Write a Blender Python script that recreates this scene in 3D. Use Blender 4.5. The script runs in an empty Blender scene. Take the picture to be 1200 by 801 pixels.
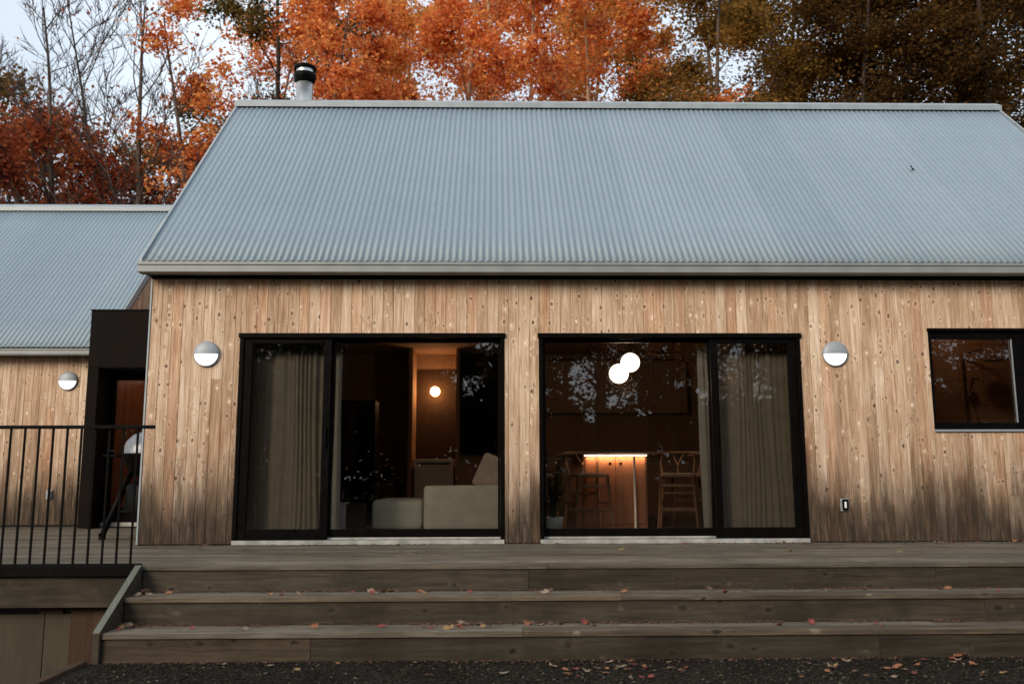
import bpy, math, random
import numpy as np
from mathutils import Vector, Matrix
random.seed(7)
PI = math.pi
SC = bpy.context.scene
COL = SC.collection
rad = math.radians

# ------------------------------------------------------------------ object helpers
def link(o, parent=None):
    COL.objects.link(o)
    if parent is not None: o.parent = parent
    return o
def tag(o, label=None, cat=None, group=None, kind=None):
    if label: o['label'] = label
    if cat: o['category'] = cat
    if group: o['group'] = group
    if kind: o['kind'] = kind
    return o
def thing(name, label, cat, loc=(0, 0, 0), rz=0, group=None):
    o = bpy.data.objects.new(name, None); o.empty_display_size = .1
    link(o); o.location = loc; o.rotation_euler = (0, 0, rz)
    return tag(o, label, cat, group)
def copy_tree(o, parent=None):
    c = o.copy(); link(c, parent)
    for ch in list(o.children): copy_tree(ch, c)
    return c

class MB:
    """collects shapes, then builds ONE mesh object"""
    def __init__(s): s.v = []; s.f = []; s.r = []; s.m = []; s.sm = []
    def add(s, vs, fs, rnd=None, m=0, smooth=False):
        b = len(s.v); r = random.random() if rnd is None else rnd
        s.v += [tuple(v) for v in vs]; s.r += [r] * len(vs)
        for f in fs: s.f.append(tuple(i + b for i in f)); s.m.append(m); s.sm.append(smooth)
        return s
    def box(s, x0, x1, y0, y1, z0, z1, rnd=None, m=0, bev=0.0):
        if bev <= 0:
            v = [(x, y, z) for z in (z0, z1) for y in (y0, y1) for x in (x0, x1)]
            return s.add(v, [(0, 2, 3, 1), (4, 5, 7, 6), (0, 1, 5, 4), (2, 6, 7, 3), (0, 4, 6, 2), (1, 3, 7, 5)], rnd, m)
        bev = min(bev, (x1-x0)/2.2, (y1-y0)/2.2, (z1-z0)/2.2)
        V = []; idx = {}
        X = (x0, x1); Y = (y0, y1); Z = (z0, z1)
        for i in (0, 1):
            for j in (0, 1):
                for k in (0, 1):
                    sx, sy, sz = (1 if i == 0 else -1), (1 if j == 0 else -1), (1 if k == 0 else -1)
                    for a in range(3):
                        p = [X[i], Y[j], Z[k]]
                        for q, sg in enumerate((sx, sy, sz)):
                            if q != a: p[q] += sg * bev
                        idx[(i, j, k, a)] = len(V); V.append(p)
        F = []
        for a in range(3):
            b, c = (a+1) % 3, (a+2) % 3
            for e in (0, 1):
                q = []
                for (u, w) in ((0, 0), (1, 0), (1, 1), (0, 1)):
                    t = [0, 0, 0]; t[a] = e; t[b] = u; t[c] = w; q.append(idx[(t[0], t[1], t[2], a)])
                F.append(tuple(q) if e else tuple(reversed(q)))
        for a in range(3):
            b, c = (a+1) % 3, (a+2) % 3
            for u in (0, 1):
                for w in (0, 1):
                    t0 = [0, 0, 0]; t1 = [0, 0, 0]; t0[b] = t1[b] = u; t0[c] = t1[c] = w; t1[a] = 1
                    q = (idx[(*t0, b)], idx[(*t1, b)], idx[(*t1, c)], idx[(*t0, c)])
                    F.append(q if (u ^ w) == 0 else tuple(reversed(q)))
        for i in (0, 1):
            for j in (0, 1):
                for k in (0, 1): F.append(tuple(idx[(i, j, k, a)] for a in range(3)))
        return s.add(V, F, rnd, m)
    def prism(s, pts, a0, a1, axis='x', rnd=None, m=0):
        """pts: 2D outline; extruded from a0 to a1 along axis (x: pts are (y,z); y: (x,z); z: (x,y))"""
        def P(a, p):
            return {'x': (a, p[0], p[1]), 'y': (p[0], a, p[1]), 'z': (p[0], p[1], a)}[axis]
        n = len(pts)
        v = [P(a0, p) for p in pts] + [P(a1, p) for p in pts]
        f = [tuple(range(n))[::-1], tuple(range(n, 2*n))] + [(i, (i+1) % n, n+(i+1) % n, n+i) for i in range(n)]
        return s.add(v, f, rnd, m)
    def tube(s, pts, radii, n=8, m=0, rnd=None, caps=True, smooth=True):
        pts = [Vector(p) for p in pts]
        if not hasattr(radii, '__len__'): radii = [radii]*len(pts)
        V = []; up = Vector((0.13, 0.31, 1)).normalized()
        for i, p in enumerate(pts):
            d = (pts[min(i+1, len(pts)-1)] - pts[max(i-1, 0)])
            d = d.normalized() if d.length > 1e-9 else Vector((0, 0, 1))
            a = d.cross(up)
            if a.length < .05: a = d.cross(Vector((1, 0, 0)))
            a.normalize(); b = d.cross(a)
            for k in range(n):
                t = 2*PI*k/n; V.append(p + (a*math.cos(t) + b*math.sin(t))*radii[i])
        F = []
        for i in range(len(pts)-1):
            for k in range(n):
                F.append((i*n+k, i*n+(k+1) % n, (i+1)*n+(k+1) % n, (i+1)*n+k))
        if caps: F.append(tuple(range(n))); F.append(tuple(range((len(pts)-1)*n, len(pts)*n))[::-1])
        return s.add(V, F, rnd, m, smooth)
    def lathe(s, prof, c=(0, 0, 0), n=24, axis='z', a0=0, a1=2*PI, m=0, smooth=True, rnd=None):
        """prof: (radius, height) list"""
        full = abs(a1-a0-2*PI) < 1e-6; cnt = n if full else n+1
        V = []
        for (r, h) in prof:
            for k in range(cnt):
                t = a0+(a1-a0)*k/n; x, y = r*math.cos(t), r*math.sin(t)
                V.append({'z': (c[0]+x, c[1]+y, c[2]+h), 'y': (c[0]+x, c[1]+h, c[2]+y), 'x': (c[0]+h, c[1]+x, c[2]+y)}[axis])
        F = []
        for i in range(len(prof)-1):
            for k in range(n):
                a, b = i*cnt+k, i*cnt+(k+1) % cnt
                F.append((a, b, b+cnt, a+cnt))
        return s.add(V, F, rnd, m, smooth)
    def build(s, name, mats, parent=None, kind=None):
        me = bpy.data.meshes.new(name); me.from_pydata(s.v, [], s.f)
        if not isinstance(mats, (list, tuple)): mats = [mats]
        for mm in mats: me.materials.append(mm)
        me.polygons.foreach_set('material_index', s.m)
        me.polygons.foreach_set('use_smooth', s.sm)
        at = me.attributes.new('rnd', 'FLOAT', 'POINT'); at.data.foreach_set('value', s.r)
        me.update()
        o = link(bpy.data.objects.new(name, me), parent)
        if kind: o['kind'] = kind
        return o

def fix_normals(o):
    import bmesh
    b = bmesh.new(); b.from_mesh(o.data); bmesh.ops.recalc_face_normals(b, faces=b.faces); b.to_mesh(o.data); b.free()
    return o

# ------------------------------------------------------------------ materials
class NT:
    def __init__(s, name):
        s.mat = bpy.data.materials.new(name); s.mat.use_nodes = True
        s.t = s.mat.node_tree; s.t.nodes.clear()
        s.out = s.n('ShaderNodeOutputMaterial')
    def n(s, typ, ins=None, **kw):
        nd = s.t.nodes.new(typ)
        for k, v in kw.items(): setattr(nd, k, v)
        for k, v in (ins or {}).items():
            sock = nd.inputs[k]
            if hasattr(v, 'is_linked'): s.t.links.new(v, sock)
            else: sock.default_value = v
        return nd
    def math(s, op, a, b=0.0, c=None, clamp=False):
        ins = {0: a, 1: b}
        if c is not None: ins[2] = c
        return s.n('ShaderNodeMath', ins, operation=op, use_clamp=clamp).outputs[0]
    def vmath(s, op, a, b): return s.n('ShaderNodeVectorMath', {0: a, 1: b}, operation=op).outputs[0]
    def mix(s, f, a, b, blend='MIX'):
        nd = s.t.nodes.new('ShaderNodeMix'); nd.data_type = 'RGBA'; nd.blend_type = blend
        for i, v in ((0, f), (6, a), (7, b)):
            if hasattr(v, 'is_linked'): s.t.links.new(v, nd.inputs[i])
            else: nd.inputs[i].default_value = (*v, 1) if (i and len(v) == 3) else v
        return nd.outputs[2]
    def ramp(s, f, stops, interp='LINEAR'):
        nd = s.n('ShaderNodeValToRGB', {0: f}); cr = nd.color_ramp; cr.interpolation = interp
        while len(cr.elements) < len(stops): cr.elements.new(.5)
        for e, (p, c) in zip(cr.elements, stops):
            e.position = p; e.color = (*c, 1) if len(c) == 3 else c
        return nd.outputs[0]
    def sstep(s, x, a, b):
        nd = s.n('ShaderNodeMapRange', {0: x, 1: a, 2: b, 3: 0.0, 4: 1.0}, interpolation_type='SMOOTHSTEP'); return nd.outputs[0]
    def obj(s): return s.n('ShaderNodeTexCoord').outputs['Object']
    def noise(s, vec, scale, detail=3, rough=.55, dist=0.0, out=0):
        return s.n('ShaderNodeTexNoise', {'Vector': vec, 'Scale': scale, 'Detail': detail, 'Roughness': rough, 'Distortion': dist}).outputs[out]
    def bump(s, h, strength=.3, dist=.01): return s.n('ShaderNodeBump', {'Height': h, 'Strength': strength, 'Distance': dist}).outputs[0]
    def principled(s, **kw):
        p = s.n('ShaderNodeBsdfPrincipled')
        for k, v in kw.items():
            k = k.replace('_', ' ').replace('IOR Level', 'IOR Level')
            sock = p.inputs[k]
            if hasattr(v, 'is_linked'): s.t.links.new(v, sock)
            elif k in ('Base Color', 'Emission Color'): sock.default_value = (*v, 1) if len(v) == 3 else v
            else: sock.default_value = v
        s.t.links.new(p.outputs[0], s.out.inputs[0]); return p

def simple(name, col, rough=.5, metal=0.0, nscale=20, nvar=.12, bump=0.0, bscale=60, emis=None, estr=0, spec=.5):
    t = NT(name); o = t.obj(); nz = t.noise(o, nscale)
    c2 = tuple(max(0, c*(1-nvar*2)) for c in col); c1 = tuple(min(1, c*(1+nvar)) for c in col)
    kw = dict(Base_Color=t.ramp(nz, [(.3, c2), (.7, c1)]), Roughness=t.math('MULTIPLY_ADD', nz, .25, rough-.12, clamp=True), Metallic=metal)
    if bump: kw['Normal'] = t.bump(t.noise(o, bscale, 4), bump, .004)
    p = t.principled(**kw); p.inputs['Specular IOR Level'].default_value = spec
    if emis: p.inputs['Emission Color'].default_value = (*emis, 1); p.inputs['Emission Strength'].default_value = estr
    return t.mat

def wood(name, axis, c_lo, c_mid, c_hi, knots=True, knot_scale=4.2, knot_col=(.10, .045, .02), grain=1.0,
         weather=None, rough=.7, worn=0.0, plank=None, knot_r=.075):
    """axis: the direction the grain runs in; each board has its own 'rnd' value"""
    t = NT(name); o = t.obj()
    rnd = t.n('ShaderNodeAttribute', attribute_name='rnd').outputs['Fac']
    r2 = t.math('FRACT', t.math('MULTIPLY', rnd, 17.31)); r3 = t.math('FRACT', t.math('MULTIPLY', rnd, 53.7))
    sep = t.n('ShaderNodeSeparateXYZ', {0: o})
    ax = {'x': 0, 'y': 1, 'z': 2}[axis]
    along = sep.outputs[ax]
    cross = t.math('ADD', sep.outputs[(ax+1) % 3], sep.outputs[(ax+2) % 3])
    off = t.math('MULTIPLY', rnd, 41.0)
    gv = t.n('ShaderNodeCombineXYZ', {0: t.math('ADD', t.math('MULTIPLY', cross, 34.0), off), 1: t.math('ADD', t.math('MULTIPLY', along, 1.7), off), 2: off}).outputs[0]
    # knots: 2D cells along the board; grain bends around them
    kv = t.n('ShaderNodeCombineXYZ', {0: t.math('ADD', cross, off), 1: t.math('ADD', t.math('MULTIPLY', along, .62), t.math('MULTIPLY', off, 1.7)), 2: 0.0}).outputs[0]
    vor = t.n('ShaderNodeTexVoronoi', {'Vector': t.vmath('ADD', kv, t.n('ShaderNodeVectorMath', {0: t.noise(o, 26, 2, out=1), 3: .022}, operation='SCALE').outputs[0]), 'Scale': knot_scale}, voronoi_dimensions='2D')
    vd = vor.outputs['Distance']; vc = t.n('ShaderNodeSeparateColor', {0: vor.outputs['Color']})
    vd = t.math('ADD', vd, t.math('MULTIPLY_ADD', t.noise(o, 55, 2), .09, -.045))
    size = t.math('MULTIPLY', t.math('GREATER_THAN', vc.outputs[0], .35), t.math('MULTIPLY_ADD', vc.outputs[1], knot_r, .03))
    kd = t.math('DIVIDE', vd, t.math('ADD', size, .0001))
    kcore = t.math('SUBTRACT', 1.0, t.sstep(kd, .55, 1.0)); khalo = t.math('SUBTRACT', 1.0, t.sstep(kd, .9, 3.2))
    g1 = t.noise(t.vmath('ADD', gv, t.n('ShaderNodeCombineXYZ', {0: t.math('MULTIPLY', khalo, 1.2), 1: t.math('MULTIPLY', khalo, .9), 2: 0.0}).outputs[0]), 1.0, 4, .6, .6)
    g2 = t.noise(gv, 4.0, 3, .6)
    broad = t.noise(t.n('ShaderNodeCombineXYZ', {0: t.math('MULTIPLY', cross, 5), 1: t.math('ADD', along, off), 2: off}).outputs[0], 1.4, 3)
    g = t.math('ADD', t.math('MULTIPLY', g1, .55*grain), t.math('ADD', t.math('MULTIPLY', g2, .25*grain), t.math('MULTIPLY', broad, .35)))
    g = t.math('ADD', t.math('ADD', g, t.math('MULTIPLY_ADD', r2, .20, -.10)), .5-.575-(grain-1)*.4)
    col = t.ramp(g, [(.22, c_lo), (.5, c_mid), (.80, c_hi)])
    # some boards redder, some paler
    col = t.mix(t.math('MULTIPLY', t.sstep(r3, .65, 1.0), .35), col, t.mix(1.0, col, (1.12, .82, .66), 'MULTIPLY'))
    col = t.mix(t.math('MULTIPLY', t.sstep(r3, .3, .0), .35), col, t.mix(1.0, col, (.98, 1.03, 1.10), 'MULTIPLY'))
    if knots:
        col = t.mix(t.math('MULTIPLY', khalo, .16), col, c_hi)
        kdark = t.mix(t.sstep(vc.outputs[2], .2, .7), knot_col, tuple(c*.55 for c in c_mid))
        kdark = t.mix(t.sstep(vc.outputs[2], .74, .78), kdark, tuple(min(.9, c*1.08) for c in c_hi))
        col = t.mix(t.math('MULTIPLY', kcore, .85), col, kdark)
    if worn:
        wv = t.noise(o, 2.1, 4, .65); col = t.mix(t.math('MULTIPLY', t.sstep(wv, .45, .7), worn), col, tuple(c*.45 for c in c_mid))
    hgt = t.math('ADD', t.math('MULTIPLY', g1, .6), t.math('MULTIPLY', g2, .4))
    rgh = rough
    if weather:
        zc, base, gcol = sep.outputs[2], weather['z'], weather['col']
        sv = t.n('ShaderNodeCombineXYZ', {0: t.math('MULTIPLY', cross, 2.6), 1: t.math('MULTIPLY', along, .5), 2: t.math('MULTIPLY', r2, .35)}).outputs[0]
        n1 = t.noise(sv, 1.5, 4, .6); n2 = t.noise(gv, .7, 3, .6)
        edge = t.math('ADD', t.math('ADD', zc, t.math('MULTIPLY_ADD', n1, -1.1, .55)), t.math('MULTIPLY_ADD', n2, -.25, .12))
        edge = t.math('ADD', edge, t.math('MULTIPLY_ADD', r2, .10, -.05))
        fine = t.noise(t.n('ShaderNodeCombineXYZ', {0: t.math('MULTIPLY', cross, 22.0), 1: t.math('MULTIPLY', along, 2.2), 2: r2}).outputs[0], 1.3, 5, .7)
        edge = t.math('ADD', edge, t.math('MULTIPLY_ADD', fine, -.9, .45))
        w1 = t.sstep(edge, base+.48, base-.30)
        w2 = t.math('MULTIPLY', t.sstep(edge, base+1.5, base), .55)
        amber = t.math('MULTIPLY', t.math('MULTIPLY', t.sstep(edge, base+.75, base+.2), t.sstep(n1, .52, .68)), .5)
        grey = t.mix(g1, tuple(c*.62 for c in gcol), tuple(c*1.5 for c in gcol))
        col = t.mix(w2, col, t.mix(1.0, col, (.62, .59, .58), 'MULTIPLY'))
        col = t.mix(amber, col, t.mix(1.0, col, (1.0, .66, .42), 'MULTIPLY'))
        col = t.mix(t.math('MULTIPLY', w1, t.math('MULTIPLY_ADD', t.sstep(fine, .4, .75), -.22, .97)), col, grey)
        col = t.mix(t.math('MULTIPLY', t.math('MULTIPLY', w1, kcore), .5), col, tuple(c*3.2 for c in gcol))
        # faint rust coloured run marks under knots and nails
        rv = t.n('ShaderNodeCombineXYZ', {0: t.math('MULTIPLY', cross, 30), 1: t.math('MULTIPLY', along, 1.2), 2: off}).outputs[0]
        col = t.mix(t.math('MULTIPLY', t.sstep(t.noise(rv, .8, 2), .64, .76), .35), col, t.mix(1.0, col, (.70, .48, .34), 'MULTIPLY'))
    t.principled(Base_Color=col, Roughness=rgh, Normal=t.bump(t.math('SUBTRACT', hgt, t.math('MULTIPLY', kcore, -.3)), .35, .003)).inputs['Specular IOR Level'].default_value = .15
    return t.mat

def corrugated_metal():
    t = NT('galvanised_roofing'); o = t.obj()
    n1 = t.noise(o, .7, 4); n2 = t.noise(o, 9, 4, .7)
    sep = t.n('ShaderNodeSeparateXYZ', {0: o})
    sheet = t.n('ShaderNodeTexWhiteNoise', {1: t.math('FLOOR', t.math('DIVIDE', sep.outputs[0], .76))}, noise_dimensions='1D').outputs[0]
    streak = t.noise(t.n('ShaderNodeCombineXYZ', {0: t.math('MULTIPLY', sep.outputs[0], 9), 1: t.math('MULTIPLY', sep.outputs[1], .5), 2: 0.0}).outputs[0], 1.0, 4)
    f = t.math('ADD', t.math('ADD', t.math('MULTIPLY', n1, .35), t.math('MULTIPLY', n2, .2)), t.math('ADD', t.math('MULTIPLY', sheet, .2), t.math('MULTIPLY', streak, .3)))
    c = t.ramp(f, [(.2, (.165, .222, .268)), (.8, (.245, .312, .358))])
    t.principled(Base_Color=c, Metallic=.15, Roughness=t.math('MULTIPLY_ADD', f, .25, .45))
    return t.mat

def glass_mat(name, tint=(.965, .96, .95), boost=1.0):
    t = NT(name)
    fr = t.n('ShaderNodeFresnel', {'IOR': 1.5}).outputs[0]
    fr = t.math('MULTIPLY', fr, boost, clamp=True)
    tr = t.n('ShaderNodeBsdfTransparent', {0: (*tint, 1)})
    nv = t.bump(t.noise(t.obj(), 1.1, 2), .06, .01)
    gl = t.n('ShaderNodeBsdfGlossy', {'Color': (1, 1, 1, 1), 'Roughness': .004, 'Normal': nv})
    m = t.n('ShaderNodeMixShader', {0: fr, 1: tr.outputs[0], 2: gl.outputs[0]})
    t.t.links.new(m.outputs[0], t.out.inputs[0]); return t.mat

def fabric(name, col, rough=.9, sc=220, transl=0.0):
    t = NT(name); o = t.obj(); n = t.noise(o, 6, 3); w = t.noise(o, sc, 2)
    c = t.ramp(t.math('ADD', t.math('MULTIPLY', n, .6), t.math('MULTIPLY', w, .4)), [(.3, tuple(c*.78 for c in col)), (.7, tuple(min(1, c*1.1) for c in col))])
    p = t.principled(Base_Color=c, Roughness=rough, Normal=t.bump(w, .25, .002))
    p.inputs['Specular IOR Level'].default_value = .1
    if transl:
        tl = t.n('ShaderNodeBsdfTranslucent', {0: c}); m = t.n('ShaderNodeMixShader', {0: transl, 1: p.outputs[0], 2: tl.outputs[0]})
        t.t.links.new(m.outputs[0], t.out.inputs[0])
    return t.mat

def leafmat(name, stops, transl=.45, clump=.5):
    """colour per leaf plus larger patches of turned and unturned leaves"""
    t = NT(name); geo = t.n('ShaderNodeNewGeometry'); r = geo.outputs['Random Per Island']
    n = t.noise(geo.outputs['Position'], 1.1, 4, .7)
    f = t.math('ADD', t.math('MULTIPLY', r, 1-clump), t.math('MULTIPLY', t.sstep(n, .34, .66), clump))
    c = t.ramp(f, stops)
    d = t.n('ShaderNodeBsdfDiffuse', {0: c}); tl = t.n('ShaderNodeBsdfTranslucent', {0: c})
    m = t.n('ShaderNodeMixShader', {0: transl, 1: d.outputs[0], 2: tl.outputs[0]})
    t.t.links.new(m.outputs[0], t.out.inputs[0]); return t.mat

def barkmat(name, a, b):
    t = NT(name); o = t.obj()
    s = t.n('ShaderNodeMapping', {0: o, 3: (9, 9, 1.6)}).outputs[0]
    n = t.noise(s, 2.2, 4, .65); m = t.noise(o, 1.2, 3)
    t.principled(Base_Color=t.mix(t.sstep(m, .4, .7), t.ramp(n, [(.3, a), (.7, b)]), tuple(c*.7 for c in b)), Roughness=.9, Normal=t.bump(n, .6, .02)); return t.mat

def emit(name, col, s):
    t = NT(name); e = t.n('ShaderNodeEmission', {0: (*col, 1), 1: s}); t.t.links.new(e.outputs[0], t.out.inputs[0]); return t.mat

M = {}
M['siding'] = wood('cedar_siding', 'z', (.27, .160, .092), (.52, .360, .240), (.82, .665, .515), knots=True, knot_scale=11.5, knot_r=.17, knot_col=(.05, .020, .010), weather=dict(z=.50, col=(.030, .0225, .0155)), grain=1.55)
M['deck'] = wood('weathered_decking', 'x', (.042, .035, .0255), (.108, .092, .069), (.215, .187, .145), knots=True, knot_scale=2.6, knot_col=(.02, .016, .012), worn=.45, rough=.8, knot_r=.06, grain=1.4)
M['riser'] = wood('stained_riser_boards', 'x', (.021, .017, .0115), (.048, .039, .0275), (.090, .074, .053), knots=True, knot_scale=4.5, knot_col=(.012, .010, .007), worn=.6, rough=.8, grain=1.4)
M['stringer'] = wood('greenish_treated_board', 'y', (.08, .082, .066), (.115, .12, .098), (.17, .175, .145), knots=False)
M['brownplank'] = wood('brown_plank', 'z', (.035, .019, .011), (.06, .034, .02), (.085, .052, .03), knot_scale=3)
M['plywood'] = wood('weathered_plywood_sheet', 'z', (.045, .037, .024), (.062, .052, .034), (.085, .072, .048), knots=False, worn=.3, grain=.7)
M['inner_wood_v'] = wood('dark_panelling', 'z', (.27, .170, .11), (.36, .235, .155), (.45, .30, .205), knots=False)
M['inner_wood_x'] = wood('dark_ceiling_boards', 'x', (.26, .16, .10), (.34, .215, .14), (.42, .28, .19), knots=False)
M['inner_floor'] = wood('oak_floor', 'x', (.14, .09, .055), (.2, .135, .085), (.26, .18, .12), knots=False, rough=.4)
M['cabinet'] = wood('walnut_cabinet_front', 'z', (.30, .13, .07), (.40, .19, .10), (.48, .24, .14), knots=False, grain=.7, rough=.5)
M['stoolwood'] = wood('oiled_oak_stool', 'z', (.17, .095, .05), (.23, .13, .07), (.29, .17, .10), knots=False, rough=.45)
M['reflection_in'] = wood('reddish_reflection_boards', 'z', (.34, .15, .085), (.50, .23, .13), (.64, .33, .19), knots=False, rough=.5)  # red-brown chosen to stand in for orange reflections in the entrance glass
M['roof'] = corrugated_metal()
M['gutter'] = simple('painted_gutter_metal', (.25, .27, .272), .5, .2, nscale=4, nvar=.08)
M['trim'] = simple('pale_metal_trim', (.30, .34, .36), .5, .2, nscale=5, nvar=.08)
M['darktrim'] = simple('dark_felt', (.012, .012, .012), .9)
M['black'] = simple('black_aluminium', (.0035, .003, .0028), .45, 0.0, nscale=14, nvar=.2, spec=.05)
M['blackpanel'] = simple('black_brown_panel', (.0075, .0055, .0045), .6, 0.0, nscale=3, nvar=.15, spec=.05)
M['railing'] = simple('black_railing_paint', (.004, .0035, .003), .5, 0.0, nscale=30, nvar=.2, spec=.06)
M['sill'] = simple('white_threshold', (.36, .36, .34), .5, nscale=9, nvar=.18)
M['glass'] = glass_mat('window_glass', boost=1.4)
M['steel'] = simple('stainless_flue', (.58, .58, .57), .33, .9, nscale=12, nvar=.05)
M['hood'] = simple('lamp_hood_grey', (.30, .33, .36), .5, .15, nscale=60, nvar=.05)
M['diffuser'] = simple('lamp_diffuser_glass', (.85, .85, .83), .35, nvar=.02, emis=(1, .97, .92), estr=.9)
M['curtain'] = fabric('linen_curtain', (.46, .395, .295), transl=.2)
M['sheer'] = fabric('pale_curtain_edge', (.62, .60, .50), transl=.25)
M['sofa'] = fabric('cream_sofa_fabric', (.76, .73, .58))
M['pillow'] = fabric('beige_pillow_fabric', (.5, .40, .31))
M['white'] = simple('white_enamel', (.80, .80, .76), .35, nvar=.04)
M['pot'] = simple('white_ceramic', (.66, .68, .64), .4, nvar=.04)
M['top'] = simple('stone_counter', (.30, .25, .20), .35, nvar=.1)
M['tile'] = None
M['gravelstone'] = None
M['globe'] = emit('globe_glow', (1, .80, .60), 2.4)
M['bulb'] = emit('bulb_glow', (1, .50, .18), 26)
M['led'] = emit('led_glow', (1, .66, .42), 6.5)

t = NT('bath_tile'); br = t.n('ShaderNodeTexBrick', {'Vector': t.n('ShaderNodeMapping', {0: t.obj(), 2: (rad(90), 0, 0)}).outputs[0], 'Color1': (.46, .27, .17, 1), 'Color2': (.40, .23, .14, 1), 'Mortar': (.22, .13, .085, 1), 'Scale': 1.0, 'Mortar Size': .004, 'Brick Width': .3, 'Row Height': .15})
br.offset = 0.0; t.principled(Base_Color=br.outputs[0], Roughness=.25); M['tile'] = t.mat
t = NT('gravel_ground'); o_ = t.obj(); v = t.n('ShaderNodeTexVoronoi', {'Vector': o_, 'Scale': 70}); nn = t.noise(o_, 2.2, 5)
c = t.mix(t.sstep(nn, .35, .7), t.ramp(t.n('ShaderNodeSeparateColor', {0: v.outputs['Color']}).outputs[0], [(.1, (.009, .0075, .006)), (.8, (.024, .02, .015)), (1, (.05, .042, .032))]), (.011, .009, .006))
t.principled(Base_Color=c, Roughness=.9, Normal=t.bump(v.outputs['Distance'], .8, .012)).inputs['Specular IOR Level'].default_value = .1; M['ground'] = t.mat
t = NT('pebble'); r_ = t.n('ShaderNodeNewGeometry').outputs['Random Per Island']
t.principled(Base_Color=t.ramp(r_, [(0, (.008, .0065, .005)), (.6, (.022, .018, .013)), (.96, (.045, .038, .028)), (1, (.15, .14, .11))]), Roughness=.95).inputs['Specular IOR Level'].default_value = .1; M['pebble'] = t.mat
t = NT('litter'); r_ = t.n('ShaderNodeNewGeometry').outputs['Random Per Island']
t.principled(Base_Color=t.ramp(r_, [(0, (.02, .012, .008)), (.6, (.06, .03, .018)), (1, (.16, .07, .04))]), Roughness=.9); M['litter'] = t.mat

M['leaf_orange'] = leafmat('orange_maple_leaves', [(.0, (.16, .032, .018)), (.25, (.54, .125, .045)), (.5, (.84, .28, .085)), (.8, (.92, .44, .14)), (1, (.80, .56, .22))])
M['leaf_amber'] = leafmat('amber_leaves', [(.0, (.38, .13, .035)), (.35, (.72, .29, .06)), (.7, (.76, .40, .10)), (1, (.50, .38, .13))])
M['leaf_red'] = leafmat('red_maple_leaves', [(.0, (.07, .022, .014)), (.3, (.22, .055, .03)), (.6, (.46, .115, .05)), (.85, (.56, .22, .075)), (1, (.26, .16, .055))])
M['leaf_olive'] = leafmat('olive_bronze_leaves', [(.0, (.08, .055, .016)), (.4, (.21, .12, .032)), (.7, (.36, .19, .045)), (1, (.46, .26, .07))])
M['leaf_brown'] = leafmat('brown_beech_leaves', [(.0, (.026, .017, .007)), (.4, (.085, .045, .015)), (.75, (.16, .08, .025)), (1, (.12, .085, .03))])
M['leaf_green'] = leafmat('yellow_green_leaves', [(.0, (.04, .045, .014)), (.45, (.12, .10, .03)), (.8, (.24, .16, .05)), (1, (.32, .20, .07))])
M['leaf_dark'] = leafmat('dark_green_leaves', [(.0, (.02, .025, .012)), (.5, (.045, .045, .018)), (1, (.09, .06, .02))])
M['leaf_house'] = leafmat('houseplant_leaves', [(.0, (.04, .07, .025)), (1, (.10, .16, .05))], .25)
M['bark'] = barkmat('grey_brown_bark', (.05, .034, .026), (.12, .085, .064))
M['bark_light'] = barkmat('tan_bark', (.20, .12, .07), (.46, .30, .19))
M['bark_dark'] = barkmat('dark_bark', (.02, .015, .012), (.05, .037, .029))

# ------------------------------------------------------------------ board walls
BW = .107
def boards_on_wall(mb, u0, u1, z0, z1, holes, put, start=None, seed=1):
    """vertical boards between u0..u1, cut round the holes; put(u0,u1,z0,z1,rnd,depth) adds one board"""
    R = random.Random(seed)
    edges = sorted({u0, u1, *[h[0] for h in holes if u0 < h[0] < u1], *[h[1] for h in holes if u0 < h[1] < u1]})
    u = u0 if start is None else start
    cols = []
    while u < u1 - .002:
        w = min(u + BW, u1); cuts = [max(u, u0)] + [e for e in edges if u+1e-4 < e < w-1e-4] + [w]
        for a, b in zip(cuts, cuts[1:]): cols.append((a, b, u))
        u += BW
    key = {}
    for a, b, ku in cols:
        if b - a < .004: continue
        if ku not in key:
            n = R.choice((0, 0, 0, 0, 0, 1)); key[ku] = (sorted(R.uniform(z0+.4, z1-.3) for _ in range(n)), [R.random() for _ in range(4)], R.uniform(0, .004))
        joints, rr, dep = key[ku]
        mid = (a+b)/2; segs = [(z0, z1)]
        for h in holes:
            if h[0]-1e-4 <= mid <= h[1]+1e-4:
                ns = []
                for s0, s1 in segs:
                    if h[2] > s0: ns.append((s0, min(s1, h[2])))
                    if h[3] < s1: ns.append((max(s0, h[3]), s1))
                segs = ns
        for s0, s1 in segs:
            cz = [s0] + [j for j in joints if s0+.08 < j < s1-.08] + [s1]
            for q, (p0, p1) in enumerate(zip(cz, cz[1:])):
                if p1-p0 < .02: continue
                k = sum(1 for j in joints if j < (p0+p1)/2)
                put(a+(.0011), b-.0011, p0+(.001 if q else 0), p1-.001, rr[k], dep)

def chamfer_board_y(mb, x0, x1, z0, z1, rnd, yf, yb, c=.0025):
    """board facing -Y with eased long edges"""
    mb.prism([(x0, yb), (x0, yf+c), (x0+c, yf), (x1-c, yf), (x1, yf+c), (x1, yb)], z0, z1, 'z', rnd)
def chamfer_board_x(mb, y0, y1, z0, z1, rnd, xf, xb, c=.0025):
    s = 1 if xb > xf else -1
    mb.prism([(xb, y0), (xf+c*s, y0), (xf, y0+c), (xf, y1-c), (xf+c*s, y1), (xb, y1)], z0, z1, 'z', rnd)

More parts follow.
